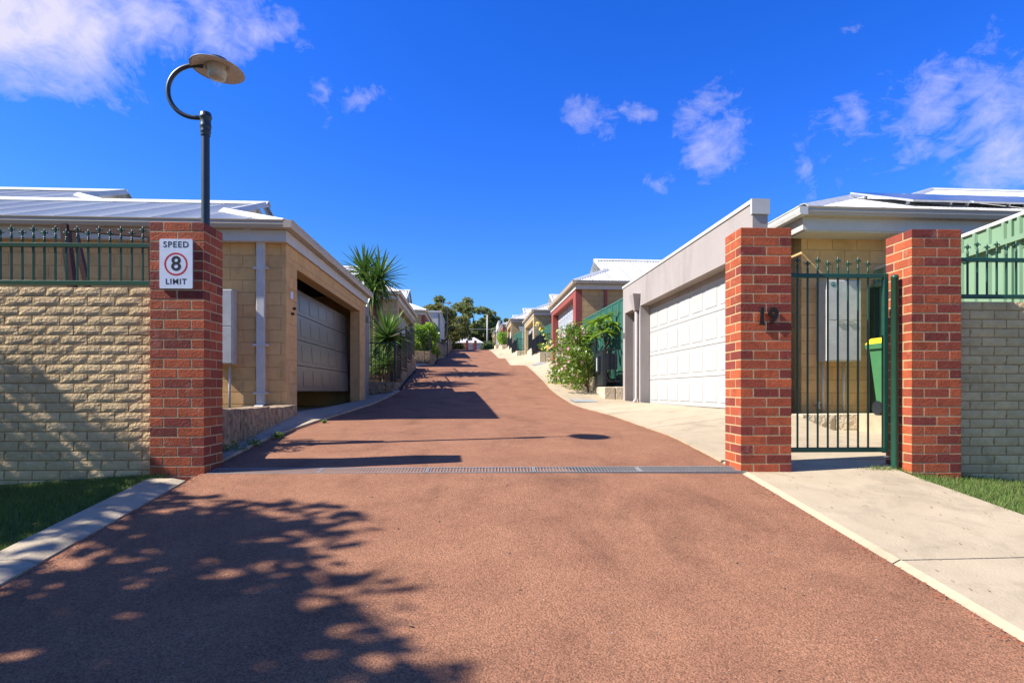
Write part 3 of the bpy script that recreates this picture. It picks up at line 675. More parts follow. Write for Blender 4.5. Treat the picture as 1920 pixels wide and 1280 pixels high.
# taller roof behind, same slope
xg = x1+.04-6.6; K_ = .40
MB().add([(xg,ye+5.04,zg+K_*5.04),(xg,ye+7.86,zg+K_*5.04),(xg,ye+6.45,zg+K_*6.4)],[(0,1,2)]).build('gable','fascia_white',t)
cap(t,'hip_cap',(x1+.04-4.9,ye+3.34,zg+K_*3.34+.03),(xg+.1,ye+4.98,zg+K_*4.98+.04))
cap(t,'barge_cap',(xg+.15,ye+5.0,zg+K_*5.0+.03),(xg+.3,ye+6.45,zg+K_*6.45+.03),w=.09,h=.06)
cap(t,'barge_cap',(xg+.15,ye+7.9,zg+K_*5.0+.03),(xg+.3,ye+6.45,zg+K_*6.45+.03),w=.09,h=.06)
cap(t,'ridge_cap',(xg+.3,ye+6.45,zg+K_*6.45+.04),(-16,ye+6.45,zg+K_*6.45+.04))
MB().add([(xg+.2,ye+6.45,zg+K_*6.45),(-16,ye+6.45,zg+K_*6.45),(-16,ye+12.9,zg),(xg+.2,ye+12.9,zg)],[(0,1,2,3)]).build('roof_sheet','roof_dull',t)
MB().bevbox(-3.40,-3.27,yy0-.075,yy0-.003,E-.22,zg-.13,.008).build('downpipe','pipe_white',t)
MB().add([(-3.44,yy0-.26,E-.30),(-3.30,yy0-.26,E-.30),(-3.27,yy0-.075,E-.21),(-3.40,yy0-.075,E-.21),(-3.44,yy0-.17,E-.30),(-3.30,yy0-.17,E-.30),(-3.27,yy0-.003,E-.21),(-3.40,yy0-.003,E-.21)],
         [(0,1,2,3),(7,6,5,4),(0,4,5,1),(1,5,6,2),(2,6,7,3),(3,7,4,0)]).build('pipe_shoe','pipe_white',t)
for z in (1.95,.72,-.05,): MB().bevbox(-3.45,-3.22,yy0-.082,yy0-.004,E+z,E+z+.035,.003).build('pipe_bracket','pipe_white',t)
# small fittings on the pier
MB().bevbox(x1+.002,x1+.02,yy0+.18,yy0+.28,E+1.52,E+1.64,.003).build('switch_plate','sign_white',t)
for y_, z_ in ((.34,1.38),(.25,1.28)): MB().tube([(x1,yy0+y_,E+z_),(x1+.05,yy0+y_,E+z_)],.022,8).build('knob','black_metal',t)
# the house stands slightly askew to the lane
t.rotation_euler = (0,0,-R(1.1)); c0 = Vector((x1,yy0,0)); t.location = c0-Matrix.Rotation(-R(1.1),3,'Z')@c0
# L1 meter box
def meter_box(label, x0, x1_, y, z0, z1, pipes, depth=.2, sticker=False):
    m = thing('meter_box', label, 'meter box', ((x0+x1_)/2, y, z0))
    cx = (x0+x1_)/2; W_ = (x1_-x0)/2; H_ = z1-z0
    MB().bevbox(-W_,W_,-depth,-.002,0,H_,.006).build('cabinet','box_white',m)
    for a, b in ((0.012,H_*.495),(H_*.505,H_-.012)): MB().bevbox(-W_+.01,W_-.01,-depth-.014,-depth-.001,a,b,.004).build('door','box_white',m)
    for px_, zz in pipes: MB().tube([(px_,-.05,zz),(px_,-.05,-.0)],.02,8).build('conduit','pipe_white',m,smooth=True)
    return m
b = meter_box('white meter box on the tan block wall behind the sign pillar', -4.16,-3.72,yy0+.015,E+.43,E+1.60,[(.12,-.70)])
b.location.x = -3.94
# L1 retaining stones
rt = thing('retaining_wall', 'low weathered limestone retaining wall between the sign pillar and the tan garage', 'retaining wall')
js = [5.48,6.07,6.75,7.95,9.5]
for a, c in zip(js[:-1], js[1:]):
    xa, xc = WL(a), WL(c); v = []
    zt = E-.19-.06*(a-5.4)/4
    nb = 7; mbk = MB(); rg = random.Random(int(a*100)); vs=[]; fs=[]
    for j in range(5):
        for i in range(nb+1):
            y = a+.008+(c-a-.016)*i/nb; x = xa+(xc-xa)*i/nb+ (rg.uniform(-.018,.012) if 0<i<nb and 0<j<4 else -.012); z0_ = zl(x,y)+E-.3; vs.append((x,y,z0_+(zt-z0_)*j/4+(rg.uniform(-.008,.008) if j==4 else 0)))
    for j in range(4):
        for i in range(nb): q=j*(nb+1)+i; fs.append((q,q+1,q+nb+2,q+nb+1))
    n0=len(vs)
    for i in range(nb+1): x,y,z = vs[4*(nb+1)+i]; vs.append((x-.32,y,z))
    for i in range(nb): q=4*(nb+1)+i; fs.append((q,q+1,n0+i+1,n0+i))
    n1=len(vs)
    for i in (0,nb): x,y,z = vs[n0+i]; vs.append((x,y,z-.6))
    fs.append((0,4*(nb+1),n0,n1)); 
    mbk.add(vs,fs).build('stone','limestone',rt)
MB().box(-14,-2.78,5.6,9.5,E-.6,E-.27).build('garden_bed','soil',kind='structure')
# brown leaning frame behind the left fence
bf = thing('leaning_frame', 'rusty brown steel frame leaning behind the left spear-topped fence', 'steel frame')
a_, b_, c_ = P3(122,426,6.2), P3(138,560,6.2), P3(290,441,6.2)
def bar(mb, p, q, w): p, q = Vector(p), Vector(q); t_ = (q-p).normalized(); o_ = t_.cross(Vector((0,1,0))).normalized(); mb.sweep([(-w,-w),(w,-w),(w,w),(-w,w)], p, q, o_, Vector((0,1,0))); return mb
bar(MB(),a_+Vector((0,0,.03)),b_,.036).build('post','rust_brown',bf); bar(MB(),a_+Vector((.03,0,-.01)),c_,.03).build('rail','rust_brown',bf)
bar(MB(),a_+Vector((.02,.12,.0)),b_+Vector((.10,.12,0)),.025).build('brace','rust_brown',bf)
bar(MB(),b_,b_+Vector((.09,0,-1.45)),.036).build('post','rust_brown',bf)
bar(MB(),c_+Vector((-.02,0,-.03)),c_+Vector((.05,0,-2.3)),.036).build('post','rust_brown',bf)

# --- grey rendered pillar at the far end of L1
gl = thing('grey_pillar', 'grey rendered pillar at the far end of the left tan garage', 'pillar')
MB().box(-3.2,-2.90,16.02,17.0,E-1,E+2.38).build('pillar_body','render_grey',gl); MB().box(-2.899,-2.885,16.25,16.75,E+1.95,E+2.13).build('number_plate','black_metal',gl)

# --- R1: white panelled garage on the right
t = thing('house', 'grey rendered garage with parapet and wide white panelled door on the right', 'house')
rx, ry0, ry1 = 4.12, 8.12, 15.22; ztop = lambda y: E+2.79
da, db = 8.55, 13.65; hz = E+2.06; zb = E-.9
MB().box(rx,rx+.23,ry0,da,zb,hz).build('pier','render_grey',t)
MB().box(rx,rx+.23,db,14.0,zb,hz).build('pier','render_grey',t)
MB().box(rx,rx+.23,15.02,ry1,zb,hz).build('pier','render_grey',t)
MB().box(rx,rx+.23,ry0,ry1,hz+.001,E+2.575).build('parapet_wall','render_grey',t)
MB().box(rx-.018,rx+.25,ry0+.032,ry1+.02,E+2.741,E+2.80).build('parapet_cap','render_white',t)
MB().box(rx+.0,rx+.23,ry0+.032,ry1,E+2.5755,E+2.74).build('parapet_top','render_grey',t)
MB().box(rx-.020,rx+.252,ry0-.022,ry0+.03,E+2.58,E+2.8015).build('cap_end','render_white',t)
MB().box(rx+.231,rx+.33,da-.1,db+.1,E+1.96,hz+.3).build('door_head','render_grey',t)
garage_door(t,1,4.36,da-.1,db+.05,E-.30,E+1.98,'door_white',pitch=.64,pw=.49,dep=.5)
MB().box(rx+.23,rx+1.2,14.99,15.2,zb,E+2.6).build('alcove_wall','render_grey',t)
MB().box(rx+.23,rx+1.2,13.8,14.0,zb,E+2.6).build('alcove_wall','render_grey',t)
MB().box(rx+1.0,rx+1.2,14.001,14.989,zb,E+2.6).build('alcove_back','render_grey',t)
MB().box(rx+.23,rx+1.0,14.001,14.989,E+2.06,E+2.2).build('alcove_ceiling','render_grey',t)
MB().box(rx+.232,9,ry1-.2,ry1-.001,zb,E+2.6).build('side_wall','wall_tan',t)
MB().box(4.95,5.08,9.0,9.13,zb,E+2.62).build('corner_pier','render_grey',t)
MB().box(4.34,4.46,ry0+.3,ry1-.4,E+2.5,E+2.6).build('box_gutter','render_grey',t)
# rainwater head and pipe
MB().add([(rx-.19,13.62,E+2.35),(rx-.001,13.62,E+2.35),(rx-.001,13.98,E+2.35),(rx-.19,13.98,E+2.35),(rx-.11,13.74,E+1.96),(rx-.001,13.74,E+1.96),(rx-.001,13.86,E+1.96),(rx-.11,13.86,E+1.96)],
         [(0,1,2,3),(7,6,5,4),(0,4,5,1),(1,5,6,2),(2,6,7,3),(3,7,4,0)]).build('rainwater_head','render_grey',t)
MB().tube([(rx-.055,13.8,E+1.97),(rx-.055,13.8,E-.16),(rx-.09,13.74,E-.22),(rx-.17,13.6,E-.27)],.04,10).build('downpipe','pipe_grey',t,smooth=True)
MB().bevbox(rx-.008,rx-.001,15.06,15.16,E+1.4,E+1.55,.002).build('number_plate','black_metal',t)
# --- R1b: tan block house with meter box and solar panels behind the gate
t = thing('house', 'tan block house with white iron roof behind the small gate on the right', 'house')
hy = 8.5
bond(t,'block','block_tan',(5.09,8.4,E-.55,E+2.37),.39,.19,.010,.06,lambda u,z:(u,hy,z),0,off=.1,var=2)
MB().box(5.09,12,hy+.008,hy+.2,E-1,E+2.4).build('mortar_core','block_mortar',t)
MB().box(5.09,5.3,hy+.2,15,E-1,E+2.4).build('side_wall','wall_tan',t)
MB().sweep(pf,(4.86,hy-.42,E+2.54),(14,hy-.42,E+2.54),(0,-1,0)).build('gutter','gutter_beige',t)
MB().sweep(pf,(4.86,hy-.555,E+2.541),(4.86,13.5,E+2.541),(-1,0,0)).build('gutter','roof_trim',t)
MB().box(4.862,4.90,hy-.419,13.5,E+2.36,E+2.65).build('fascia','fascia_white',t)
MB().box(4.901,14,hy-.42,hy-.40,E+2.36,E+2.65).build('fascia','fascia_white',t)
MB().box(4.901,14,hy-.399,hy-.004,E+2.34,E+2.37).build('soffit','fascia_white',t)
k2 = .42; xe2, ye2, zz2 = 4.84, hy-.45, E+2.66
sheets(t,(xe2,ye2,zz2),(1,0,0),(0,1,0),k2,10.5,lambda a: min(a,3.0),'roof_white',40)
sheets(t,(xe2,ye2,zz2),(0,1,0),(1,0,0),k2,6.0,lambda b_: min(b_,6.0-b_),'roof_white',40)
sheets(t,(xe2,ye2+6.0,zz2),(1,0,0),(0,-1,0),k2,10.5,lambda a: min(a,3.0),'roof_white',6)
cap(t,'hip_cap',(xe2,ye2,zz2+.03),(xe2+3.0,ye2+3.0,zz2+k2*3.0+.03)); cap(t,'ridge_cap',(xe2+3.0,ye2+3.0,zz2+k2*3.0+.03),(xe2+10.5,ye2+3.0,zz2+k2*3.0+.03))
# further, higher roof of the same row
t2 = thing('house_roof', 'higher white iron roof seen behind the solar panels on the right', 'roof')
zr2 = E+5.45; sheets(t2,(9.0,11.5,E+4.0),(1,0,0),(0,1,0),.42,9,lambda a: min(a,4.9),'roof_white',40)
sheets(t2,(9.0,11.5,E+4.0),(0,1,0),(1,0,0),.42,9.8,lambda b_: min(b_,9.8-b_),'roof_white',12)
cap(t2,'hip_cap',(9.0,11.5,E+4.03),(13.9,16.4,E+4.03+.42*4.9)); cap(t2,'ridge_cap',(13.9,16.4,E+4.03+.42*4.9),(18,16.4,E+4.03+.42*4.9)); MB().box(9.3,18,11.9,21,E-1,E+3.95).build('wall','wall_tan',t2)
# solar panels on tilted rails
for i in range(5):
    sp = thing('solar_panel', ['leftmost dark solar panel of the row on the white roof','second dark solar panel from the left on the white roof','third dark solar panel from the left on the white roof','fourth dark solar panel from the left, at the edge of the photo','fifth dark solar panel of the roof row, beyond the photo edge'][i], 'solar panel', (7.1+i*1.04, 8.75, E+3.04), 0, 'solar panels on the white roof')
    sp.rotation_euler = (math.atan(.42),0,0)
    MB().bevbox(.0,1.0,0,1.66,0,.032,.003).build('frame','aluminium',sp)
    MB().box(.02,.98,.02,1.64,.0325,.036).build('glass','solar_glass',sp)
    for xx in (.12,.86):
        for y_ in (.25,1.35): MB().box(xx,xx+.03,y_,y_+.05,-.10,-.001).build('bracket','aluminium',sp)
mb_ = meter_box('tall white meter box with green round sticker on the tan wall behind the gate', 5.33,5.86,hy,E+.45,E+1.66,[(-.19,-.82),(.14,-.82)],depth=.27)
st = MB(); nst = 20; st.add([(0,0,0)]+[(.034*math.cos(2*math.pi*k/nst),0,.034*math.sin(2*math.pi*k/nst)) for k in range(nst)],[(0,1+(k+1)%nst,1+k) for k in range(nst)]); st.build('sticker','sticker_green',mb_,(-.18,-.287,1.14))
put('lettering',text_mesh('PV',.034,'box_white',.0003,.0006),mb_,(-.18,-.2885,1.14),rot=(R(90),0,0))
for xx in (-.08,.09):
    for zz in (.555,.585): MB().bevbox(xx-.05,xx+.05,-.30,-.286,zz,zz+.014,.002).build('handle','box_white',mb_)
# tap
tp = thing('garden_tap', 'small garden tap on the tan wall under the meter box', 'tap', (5.31,hy,E-.22))
MB().tube([(0,-.0,0),(0,-.09,0),(.0,-.11,-.05)],.014,8).tube([(0,-.09,0),(-.0,-.09,.05)],.01,6).tube([(-.05,-.09,.05),(.03,-.09,.045)],.012,6).build('tap_body','aluminium',tp,smooth=True)
# pale green sheet fence along the right boundary
def sheet_fence(name, label, x, y0, y1, z0a, z0b, z1a, z1b, m, face, capm=None, pitch=.13, mid=False):
    """ribbed steel fence running along the lane; sheets of trapezoid ribs, each its own part"""
    t = thing(name, label, 'fence'); y = y0; f = lambda a,b,yy: a+(b-a)*(yy-y0)/(y1-y0)
    while y < y1-.05:
        ye_ = min(y+.78, y1); vs = []; yy = y; pr_ = [(0,0),(.35,0),(.42,.03),(.58,.03),(.65,0),(1,0)]
        n_ = max(1, round((ye_-y)/(pitch*1.5))); st_ = (ye_-y)/n_; P_ = []
        for i in range(n_):
            for q_, o_ in pr_[:-1]: P_.append((y+(i+q_)*st_, o_))
        P_.append((ye_,0))
        for q_, o_ in P_: vs += [(x+face*o_,q_,f(z0a,z0b,q_)), (x+face*o_,q_,f(z1a,z1b,q_))]
        fs = [((2*i,2*i+1,2*i+3,2*i+2)) for i in range(len(P_)-1)]
        MB().add(vs,fs).build('fence_sheet',m,t)
        MB().box(x+face*.034,x-face*.02,y-.02,y+.02,f(z0a,z0b,y),f(z1a,z1b,y)).build('post',m,t)
        y = ye_
    MB().sweep([(-.03,-.02),(.03,-.02),(.03,.02),(-.03,.02)],(x,y0,z1a+.02),(x,y1,z1b+.02),(1,0,0)).build('top_rail',capm or m,t)
    if mid: MB().sweep([(-.02,-.03),(.02,-.03),(.02,.03),(-.02,.03)],(x+face*.05,y0,z1a-.25),(x+face*.05,y1,z1b-.25),(1,0,0)).build('mid_rail',m,t)
    return t
sheet_fence('sheet_fence','pale green sheet metal fence with white capping right of the small gate',6.28,5.45,8.6,E-.7,E-.5,E+2.03,E+1.86,'green_pale',-1,'roof_trim',mid=True)
gd = thing('dark_post','dark green post where the pale fence meets the tan wall','post',(6.24,8.45,E-.4)); MB().box(-.05,.05,-.05,.05,0,2.0).build('post_body','green_dark',gd)
# planters inside the gate
pl = thing('retaining_wall','pale limestone planter and step behind the small gate','retaining wall')
for i,(a,b) in enumerate(((4.75,5.25),(5.25,6.16))): bm_ = boxmesh(b-a-.012,.4,.30,'limestone_pale',.015,i+1,.012); put('stone',bm_,pl,(a,7.9,E-.635))
for i,(a,b) in enumerate(((4.70,5.58),)): put('stone',boxmesh(b-a,.3,.12,'limestone_pale',.012,i+1,.008),pl,(a,7.58,E-.69))
for i,(a,b) in enumerate(((5.6,6.4),(6.4,7.2),(7.2,7.88))): put('stone',boxmesh(b-a-.012,.35,.22,'limestone_pale',.015,i+3,.012),pl,(5.62+.1*(b-5.6)*0,b-.01,E-.62-.03*(7.9-b)),R(-90))
for i,(a,b) in enumerate(((5.6,6.6),(6.6,7.88))): put('stone',boxmesh(b-a-.012,.35,.34,'limestone_pale',.015,i+6,.012),pl,(6.0,b-.01,E-.66),R(-90))
MB().box(4.75,6.22,8.25,hy-.01,E-.7,E-.345).build('planter_fill','limestone_pale',pl)
MB().box(5.56,6.22,6.9,8.24,E-.7,E-.336).build('paving','concrete',pl)
# bin
bn = thing('wheelie_bin','green wheelie bin with yellow lid behind the small gate','bin',(5.92,7.0,E-.42))
def frus(mb,w0,d0,w1,d1,z0,z1): mb.add([(-w0,-d0,z0),(w0,-d0,z0),(w0,d0,z0),(-w0,d0,z0),(-w1,-d1,z1),(w1,-d1,z1),(w1,d1,z1),(-w1,d1,z1)],[(0,3,2,1),(4,5,6,7),(0,1,5,4),(1,2,6,5),(2,3,7,6),(3,0,4,7)]); return mb
bn.location = (5.90,7.42,E-.335)
frus(MB(),.20,.24,.27,.31,.05,.92).build('body','bin_green',bn); frus(MB(),.30,.34,.31,.35,.921,.99).build('rim','bin_green',bn)
frus(MB(),.31,.35,.26,.30,.991,1.07).build('lid','bin_yellow',bn)
MB().box(.02,.16,-.288,-.27,.42,.70).build('label_plate','sign_white',bn)
for s_ in (-1,1): MB().tube([(s_*.19,.22,.1),(s_*.23,.22,.1)],.1,16).build('wheel','black_metal',bn)
bn.rotation_euler = (0,0,R(1))

# --- the rest of the row
row_house(1,4.0,21.5,27.9,1.35,4.13,'maroon and tan garage house on the right behind the flowering bush',facem='render_maroon',doorm='door_blue',pipem='pipe_maroon',p0=.55)
row_house(1,4.0,35.6,41.6,2.52,5.02,'first tan garage house after the maroon one on the right of the lane',doorm='door_blue')
row_house(1,4.0,55.2,61,4.4,6.92,'second tan garage house after the maroon one, white door, right side',ribs=6,sub=False)
row_house(1,4.0,69,75,5.4,8.0,'small far maroon-fronted garage up the lane on the right',facem='render_maroon',ribs=6,sub=False)
row_house(1,4.0,79,86,6.0,9.3,'far white parapet garage near the lane top on the right',facem='render_white',wallm='render_white',parapet=.5,ribs=6,sub=False)
row_house(1,4.0,92,99,6.6,9.5,'farthest tan garage on the right at the lane top',ribs=6,sub=False)
row_house(-1,2.9,23.6,30.8,1.2,4.0,'second tan garage on the left with white door, behind the yuccas',doorm='door_white',ribs=16)
row_house(-1,2.9,38.2,46.6,2.4,5.30,'maroon-fronted garage on the left above the glossy green hedge',facem='render_maroon',doorm='door_grey',ribs=8,pipem=None)
# white two-storey box house, far left
t = thing('house','white flat-roofed building far up the lane on the left','house')
MB().box(-10,-3.0,60,70,E+3,E+8.15).build('wall','render_white',t); MB().box(-10.1,-2.9,59.9,70.1,E+8.151,E+8.3).build('roof_slab','roof_trim',t)
for xx in (-4.3,-6.3): w_o = MB().box(xx,xx+.7,59.93,59.99,E+5.9,E+6.9).build('window','black_metal',t); MB().box(xx+.05,xx+.65,59.92,59.929,E+5.95,E+6.85).build('pane','solar_glass',w_o)
MB().tube([(-3.15,59.93,E+4),(-3.15,59.93,E+8)],.06,8).build('downpipe','lamp_metal',t)
# end house and its gate
t = thing('house','low white-roofed tan house facing down the lane at its far end','house')
zE = E+8.75; MB().box(-2.6,2.6,124,132,zE-1,zE+1.6).build('wall','wall_tan',t)
k=.5
for nm_,v_,f_ in (('roof',[(-3,123.6,zE+1.6),(3.1,123.6,zE+1.6),(3.1,132.4,zE+1.6),(-3,132.4,zE+1.6),(-1,127,zE+3.05),(1.1,127,zE+3.05),(1.1,129,zE+3.05),(-1,129,zE+3.05)],[(0,1,5,4),(1,2,6,5),(2,3,7,6),(3,0,4,7),(4,5,6,7)]),): MB().add(v_,f_).build(nm_,'roof_white',t)
MB().box(1.35,2.75,123.9,123.99,zE,zE+1.55).build('garage_door','door_blue',t); MB().box(-.35,.75,123.85,123.99,zE+.1,zE+1.5).build('window','render_white',t)
for i,x_ in enumerate((-.72,.98)):
    q = thing('brick_pillar',['left small red brick pillar at the far lane end','right small red brick pillar at the far lane end'][i],'brick pillar',(x_,118,E+G(118)-.05),0,'far gate pillars')
    MB().bevbox(0,.52,0,.5,0,2.05,.01).build('pillar_body','brick_red',q); MB().bevbox(-.03,.55,-.03,.53,2.051,2.13,.01).build('coping','brick_red',q)
gf = thing('metal_fence','small dark gate between the two far brick pillars','gate',(-.15,118.2,E+G(118)))
for i in range(8): MB().box(i*.14,i*.14+.03,0,.03,0,1.0).build('picket','green_metal',gf)
MB().box(-.03,1.1,-.01,.04,.95,1.0).build('rail','green_metal',gf)

# --- planters, black fences and green sheet fences between the houses
def planter(s, x0, x1_, ys_, tops, label, m='limestone'):
    t = thing('retaining_wall', label, 'retaining wall')
    for i,(a,b) in enumerate(zip(ys_[:-1],ys_[1:])):
        zb_ = E+G(a)-.5; zt = E+tops[i]; X0, X1 = sorted((s*x0, s*(x0+.3)))
        nn = 2 if zt-(E+G(a)) > .45 else 1; hh = (zt-zb_)/nn
        for q in range(nn): MB().bevbox(X0,X1,a+.008+(.3 if q else 0)*0,b-.008,zb_+q*hh+.004,zb_+(q+1)*hh-.004,.018).build('stone',m,t)
        if i == 0:
            X2, X3 = sorted((s*(x0+.31), s*x1_)); MB().bevbox(X2,X3,a+.01,a+.3,zb_,zt,.018).build('stone',m,t)
        X4, X5 = sorted((s*(x0+.3), s*(x1_+1.2))); MB().box(X4,X5,a+(.3 if i==0 else 0),b,zb_,zt-.06).build('bed','soil',t)
    return t
def black_fence(s, x, x2, ys_, tops, h, label, face=True, letterbox=False):
    t = thing('black_fence', label, 'fence')
    pm = MB().box(-.008,.008,-.008,.008,0,h-.12).mesh('picket','black_metal')
    if face:
        a, z = ys_[0], E+tops[0]; X0, X1 = sorted((s*x, s*x2))
        for zz in (z+.08,z+h-.04): MB().box(X0,X1,a-.015,a+.015,zz,zz+.03).build('rail','black_metal',t)
        n = max(2,int((X1-X0)/.11))
        for i in range(n+1): put('picket',pm,t,(X0+(X1-X0)*i/n,a,z+.10))
    for i,(a,b) in enumerate(zip(ys_[:-1],ys_[1:])):
        z = E+tops[i]; zb2 = E+tops[min(i+1,len(tops)-1)] if i < len(tops)-1 else z+.15
        MB().box(s*x-.03,s*x+.03,a-.03,a+.03,z-.02,z+h+.05).build('post','black_metal',t)
        for dz_ in (.08,h-.04): MB().sweep([(-.015,-.015),(.015,-.015),(.015,.015),(-.015,.015)],(s*x,a,z+dz_),(s*x,b,z+dz_+.0),(1,0,0)).build('rail','black_metal',t)
        n = max(3,int((b-a)/.11))
        for k_ in range(1,n): yy_ = a+(b-a)*k_/n; put('picket',pm,t,(s*x,yy_,z+.09))
    if letterbox:
        a = ys_[0]; z = E+tops[0]; X0 = s*x
        MB().bevbox(X0+s*.02,X0+s*.36,a+.05,a+.26,z+.42,z+.86,.006).build('letterbox','lamp_metal',t)
    return t
planter(1,3.62,4.25,[15.25,16.5,18.0,19.6,21.35],[.12,.42,.72,1.02],'limestone planter right of the lane below the flowering bush','limestone_pale')
bfc = black_fence(1,3.66,4.1,[15.35,16.4,18.0,19.6,21.2],[.17,.48,.72,1.02],.99,'black picket fence panel with letterbox beside the grey garage corner',letterbox=True)
MB().box(3.62,3.635,15.42,16.4,E+.16,E+1.08).build('mesh_panel','black_metal',bfc)
MB().bevbox(3.54,3.61,15.72,15.98,E+.52,E+.98,.006).build('letterbox_front','lamp_metal',bfc); MB().box(3.53,3.539,15.76,15.85,E+.56,E+.92).build('letterbox_plate','box_white',bfc)
sheet_fence('sheet_fence','dark green sheet fence behind the flowering bush between grey and maroon garages',4.28,15.4,21.45,E+.0,E+.9,E+2.55,E+2.64,'green_sheet',-1)
planter(1,3.55,4.25,[29.0,31,33,35.3],[1.98,2.02,2.45],'limestone planter on the right after the maroon garage','limestone_pale')
black_fence(1,3.6,4.1,[29.1,31,33,35.2],[1.98,1.98,2.45],.97,'black picket fence on the planter after the maroon garage',letterbox=True)
sheet_fence('sheet_fence','dark green sheet fence between the maroon and first tan garages',4.28,28.1,35.5,E+1.5,E+2.3,E+3.42,E+3.72,'green_sheet',-1)
planter(1,3.55,4.25,[43.2,46,49,52,55],[3.03,3.1,3.7,4.1],'limestone planter on the right after the first tan garage','limestone_pale')
black_fence(1,3.6,4.1,[43.3,46,49,52,54.8],[3.03,3.1,3.7,4.1],.95,'black picket fence on the planter after the first tan garage')
sheet_fence('sheet_fence','dark green sheet fence between the two tan garages on the right',4.28,41.8,55,E+2.6,E+4.0,E+4.75,E+5.3,'green_sheet',-1)
planter(1,3.5,4.25,[61.8,65,68.8],[5.0,5.35],'small far limestone planter right, below the far maroon garage','limestone_pale')
black_fence(1,3.6,4.1,[62,65,68.6],[5.0,5.35],1.2,'far black fence below the far maroon garage')
planter(1,3.4,4.25,[75.5,78.8],[6.1],'farthest limestone planter on the right of the lane','limestone_pale')
# white pergola slats over the second gap on the right
pg = thing('pergola','small white slatted pergola beside the first tan garage on the right','pergola',(4.05,44.0,E+4.62))
for i in range(3): MB().box(-.15,1.9,i*.5,i*.5+.12,.0+i*.17,.09+i*.17).build('slat','roof_trim',pg)
for x_ in (0,1.7): MB().box(x_,x_+.1,.0,.1,-2.0,.0).build('post','roof_trim',pg)
# left side
planter(-1,2.12,2.95,[16.9,18.4,20.0,21.6,23.2],[.27,.66,1.02,1.28],'limestone planter left of the lane at the foot of the yuccas')
black_fence(-1,2.16,2.95,[17.0,18.4,20.0,21.6,23.1],[.27,.66,1.02,1.28],1.15,'black picket fence on the planter in front of the yuccas')
planter(-1,2.10,2.95,[31.3,33.4,35.8,38.0],[2.15,2.6,3.05],'limestone planter left of the lane under the glossy green hedge')
black_fence(-1,2.14,2.95,[31.4,33.4,35.8,37.9],[2.15,2.6,3.05],1.1,'black picket fence on the planter under the glossy green hedge')
planter(-1,2.05,2.95,[38.0,42,46.5,50,54,58,62,68],[3.3,3.5,3.6,4.1,4.6,5.0,5.6],'long stepped limestone wall left of the lane below the far lamp')
sheet_fence('sheet_fence','dark green sheet fence above the stone wall far up the lane on the left',-2.9,46.8,57.5,E+3.5,E+4.5,E+5.55,E+6.1,'green_sheet',1)
# meter covers set in the right pavement
def cover(x, y, w, d_, label):
    z = zr(x,y)+E+.022; o = thing('utility_cover', label, 'utility cover', (x,y,z)); sl_ = math.atan((zr(x,y+.4)-zr(x,y-.4))/.8); sx_ = math.atan((zr(x+.3,y)-zr(x-.3,y))/.6)
    o.rotation_euler = (sl_,-sx_,0); MB().box(-w/2-.02,w/2+.02,-d_/2-.02,d_/2+.02,.0005,.003).build('cover_frame','dark_joint',o); MB().bevbox(-w/2,w/2,-d_/2,d_/2,.0035,.012,.002).build('lid','cover_steel',o)
cover(2.88,14.35,.55,.62,'pale steel cover in the pavement below the flowering bush')
cover(3.3,25.8,.5,.9,'upper of two covers in the pavement before the maroon garage')
cover(2.95,24.3,.5,.7,'lower of two covers in the pavement before the maroon garage')

# ------------------------------------------------------------------ plants
def blade_mesh(L_, w, droop, m, seed):
    mb = MB(); n = 5; vs = []
    for i in range(n+1):
        q = i/n; x = L_*q; z = -droop*L_*q*q; ww = w*(1-(q**2.2))*(.75+.5*q) if q < 1 else .0005
        vs += [(x,-ww/2,z+ww*.22),(x,0,z),(x,ww/2,z+ww*.22)]
    fs = []
    for i in range(n):
        a = i*3; fs += [(a,a+3,a+4,a+1),(a+1,a+4,a+5,a+2)]
    mb.add(vs,fs); mb.sm = False; return mb.mesh('leaf', m)
YB = [blade_mesh(1.0,.105,dr,'leaf_yucca',i) for i,dr in enumerate((.02,.10,.22))]; YD = blade_mesh(.9,.05,.5,'leaf_dead',9)
def rosette(root, c, n, L_, rn_, dead=0, low=-.5):
    for i in range(n):
        az = i*2.39996+rn_.uniform(-.2,.2); q = (i+.5)/n; el = math.asin(max(-1,min(1, 1-(1-low)*q)))+rn_.uniform(-.12,.12)
        s_ = L_*rn_.uniform(.8,1.1)*(1 if el > 0 else .85); me = YB[0 if el > .7 else (1 if el > .1 else 2)]
        d_ = Vector((math.cos(az)*math.cos(el), math.sin(az)*math.cos(el), math.sin(el)))
        xq = d_; yq = Vector((0,0,1)).cross(xq); yq = yq.normalized() if yq.length > .01 else Vector((0,1,0)); zq = xq.cross(yq)
        M_ = Matrix((xq,yq,zq)).transposed()
        put('leaf', me, root, Vector(c)+d_*.04-Vector((0,0,.12*q)), rot=M_.to_euler(), scale=(s_,s_,s_))
    for i in range(dead):
        az = rn_.uniform(0,6.28); put('leaf', YD, root, Vector(c)-Vector((0,0,.25)), rot=(0,R(65),az), scale=(L_*.8,)*3)
y1_ = thing('yucca','tall yucca with a dense spiky head behind the left tan garage','yucca',(-3.3,20.6,E+.85))
MB().tube([(0,0,-.3),(.03,0,1.2),(.0,.05,2.7),(0,0,3.0)],[.13,.11,.09,.07],10).build('trunk','bark',y1_,smooth=True)
rn_ = random.Random(2)
MB().tube([(0,0,1.7),(.18,-.1,2.2),(.32,-.2,2.7)],[.07,.06,.05],8).build('branch','bark',y1_,smooth=True)
rosette(y1_,(-.40,.1,3.35),90,1.05,rn_,low=-.6); rosette(y1_,(.20,-.25,3.1),90,1.05,rn_,dead=4,low=-.8); rosette(y1_,(-.05,-.3,2.65),70,1.05,rn_,dead=10,low=-.9)
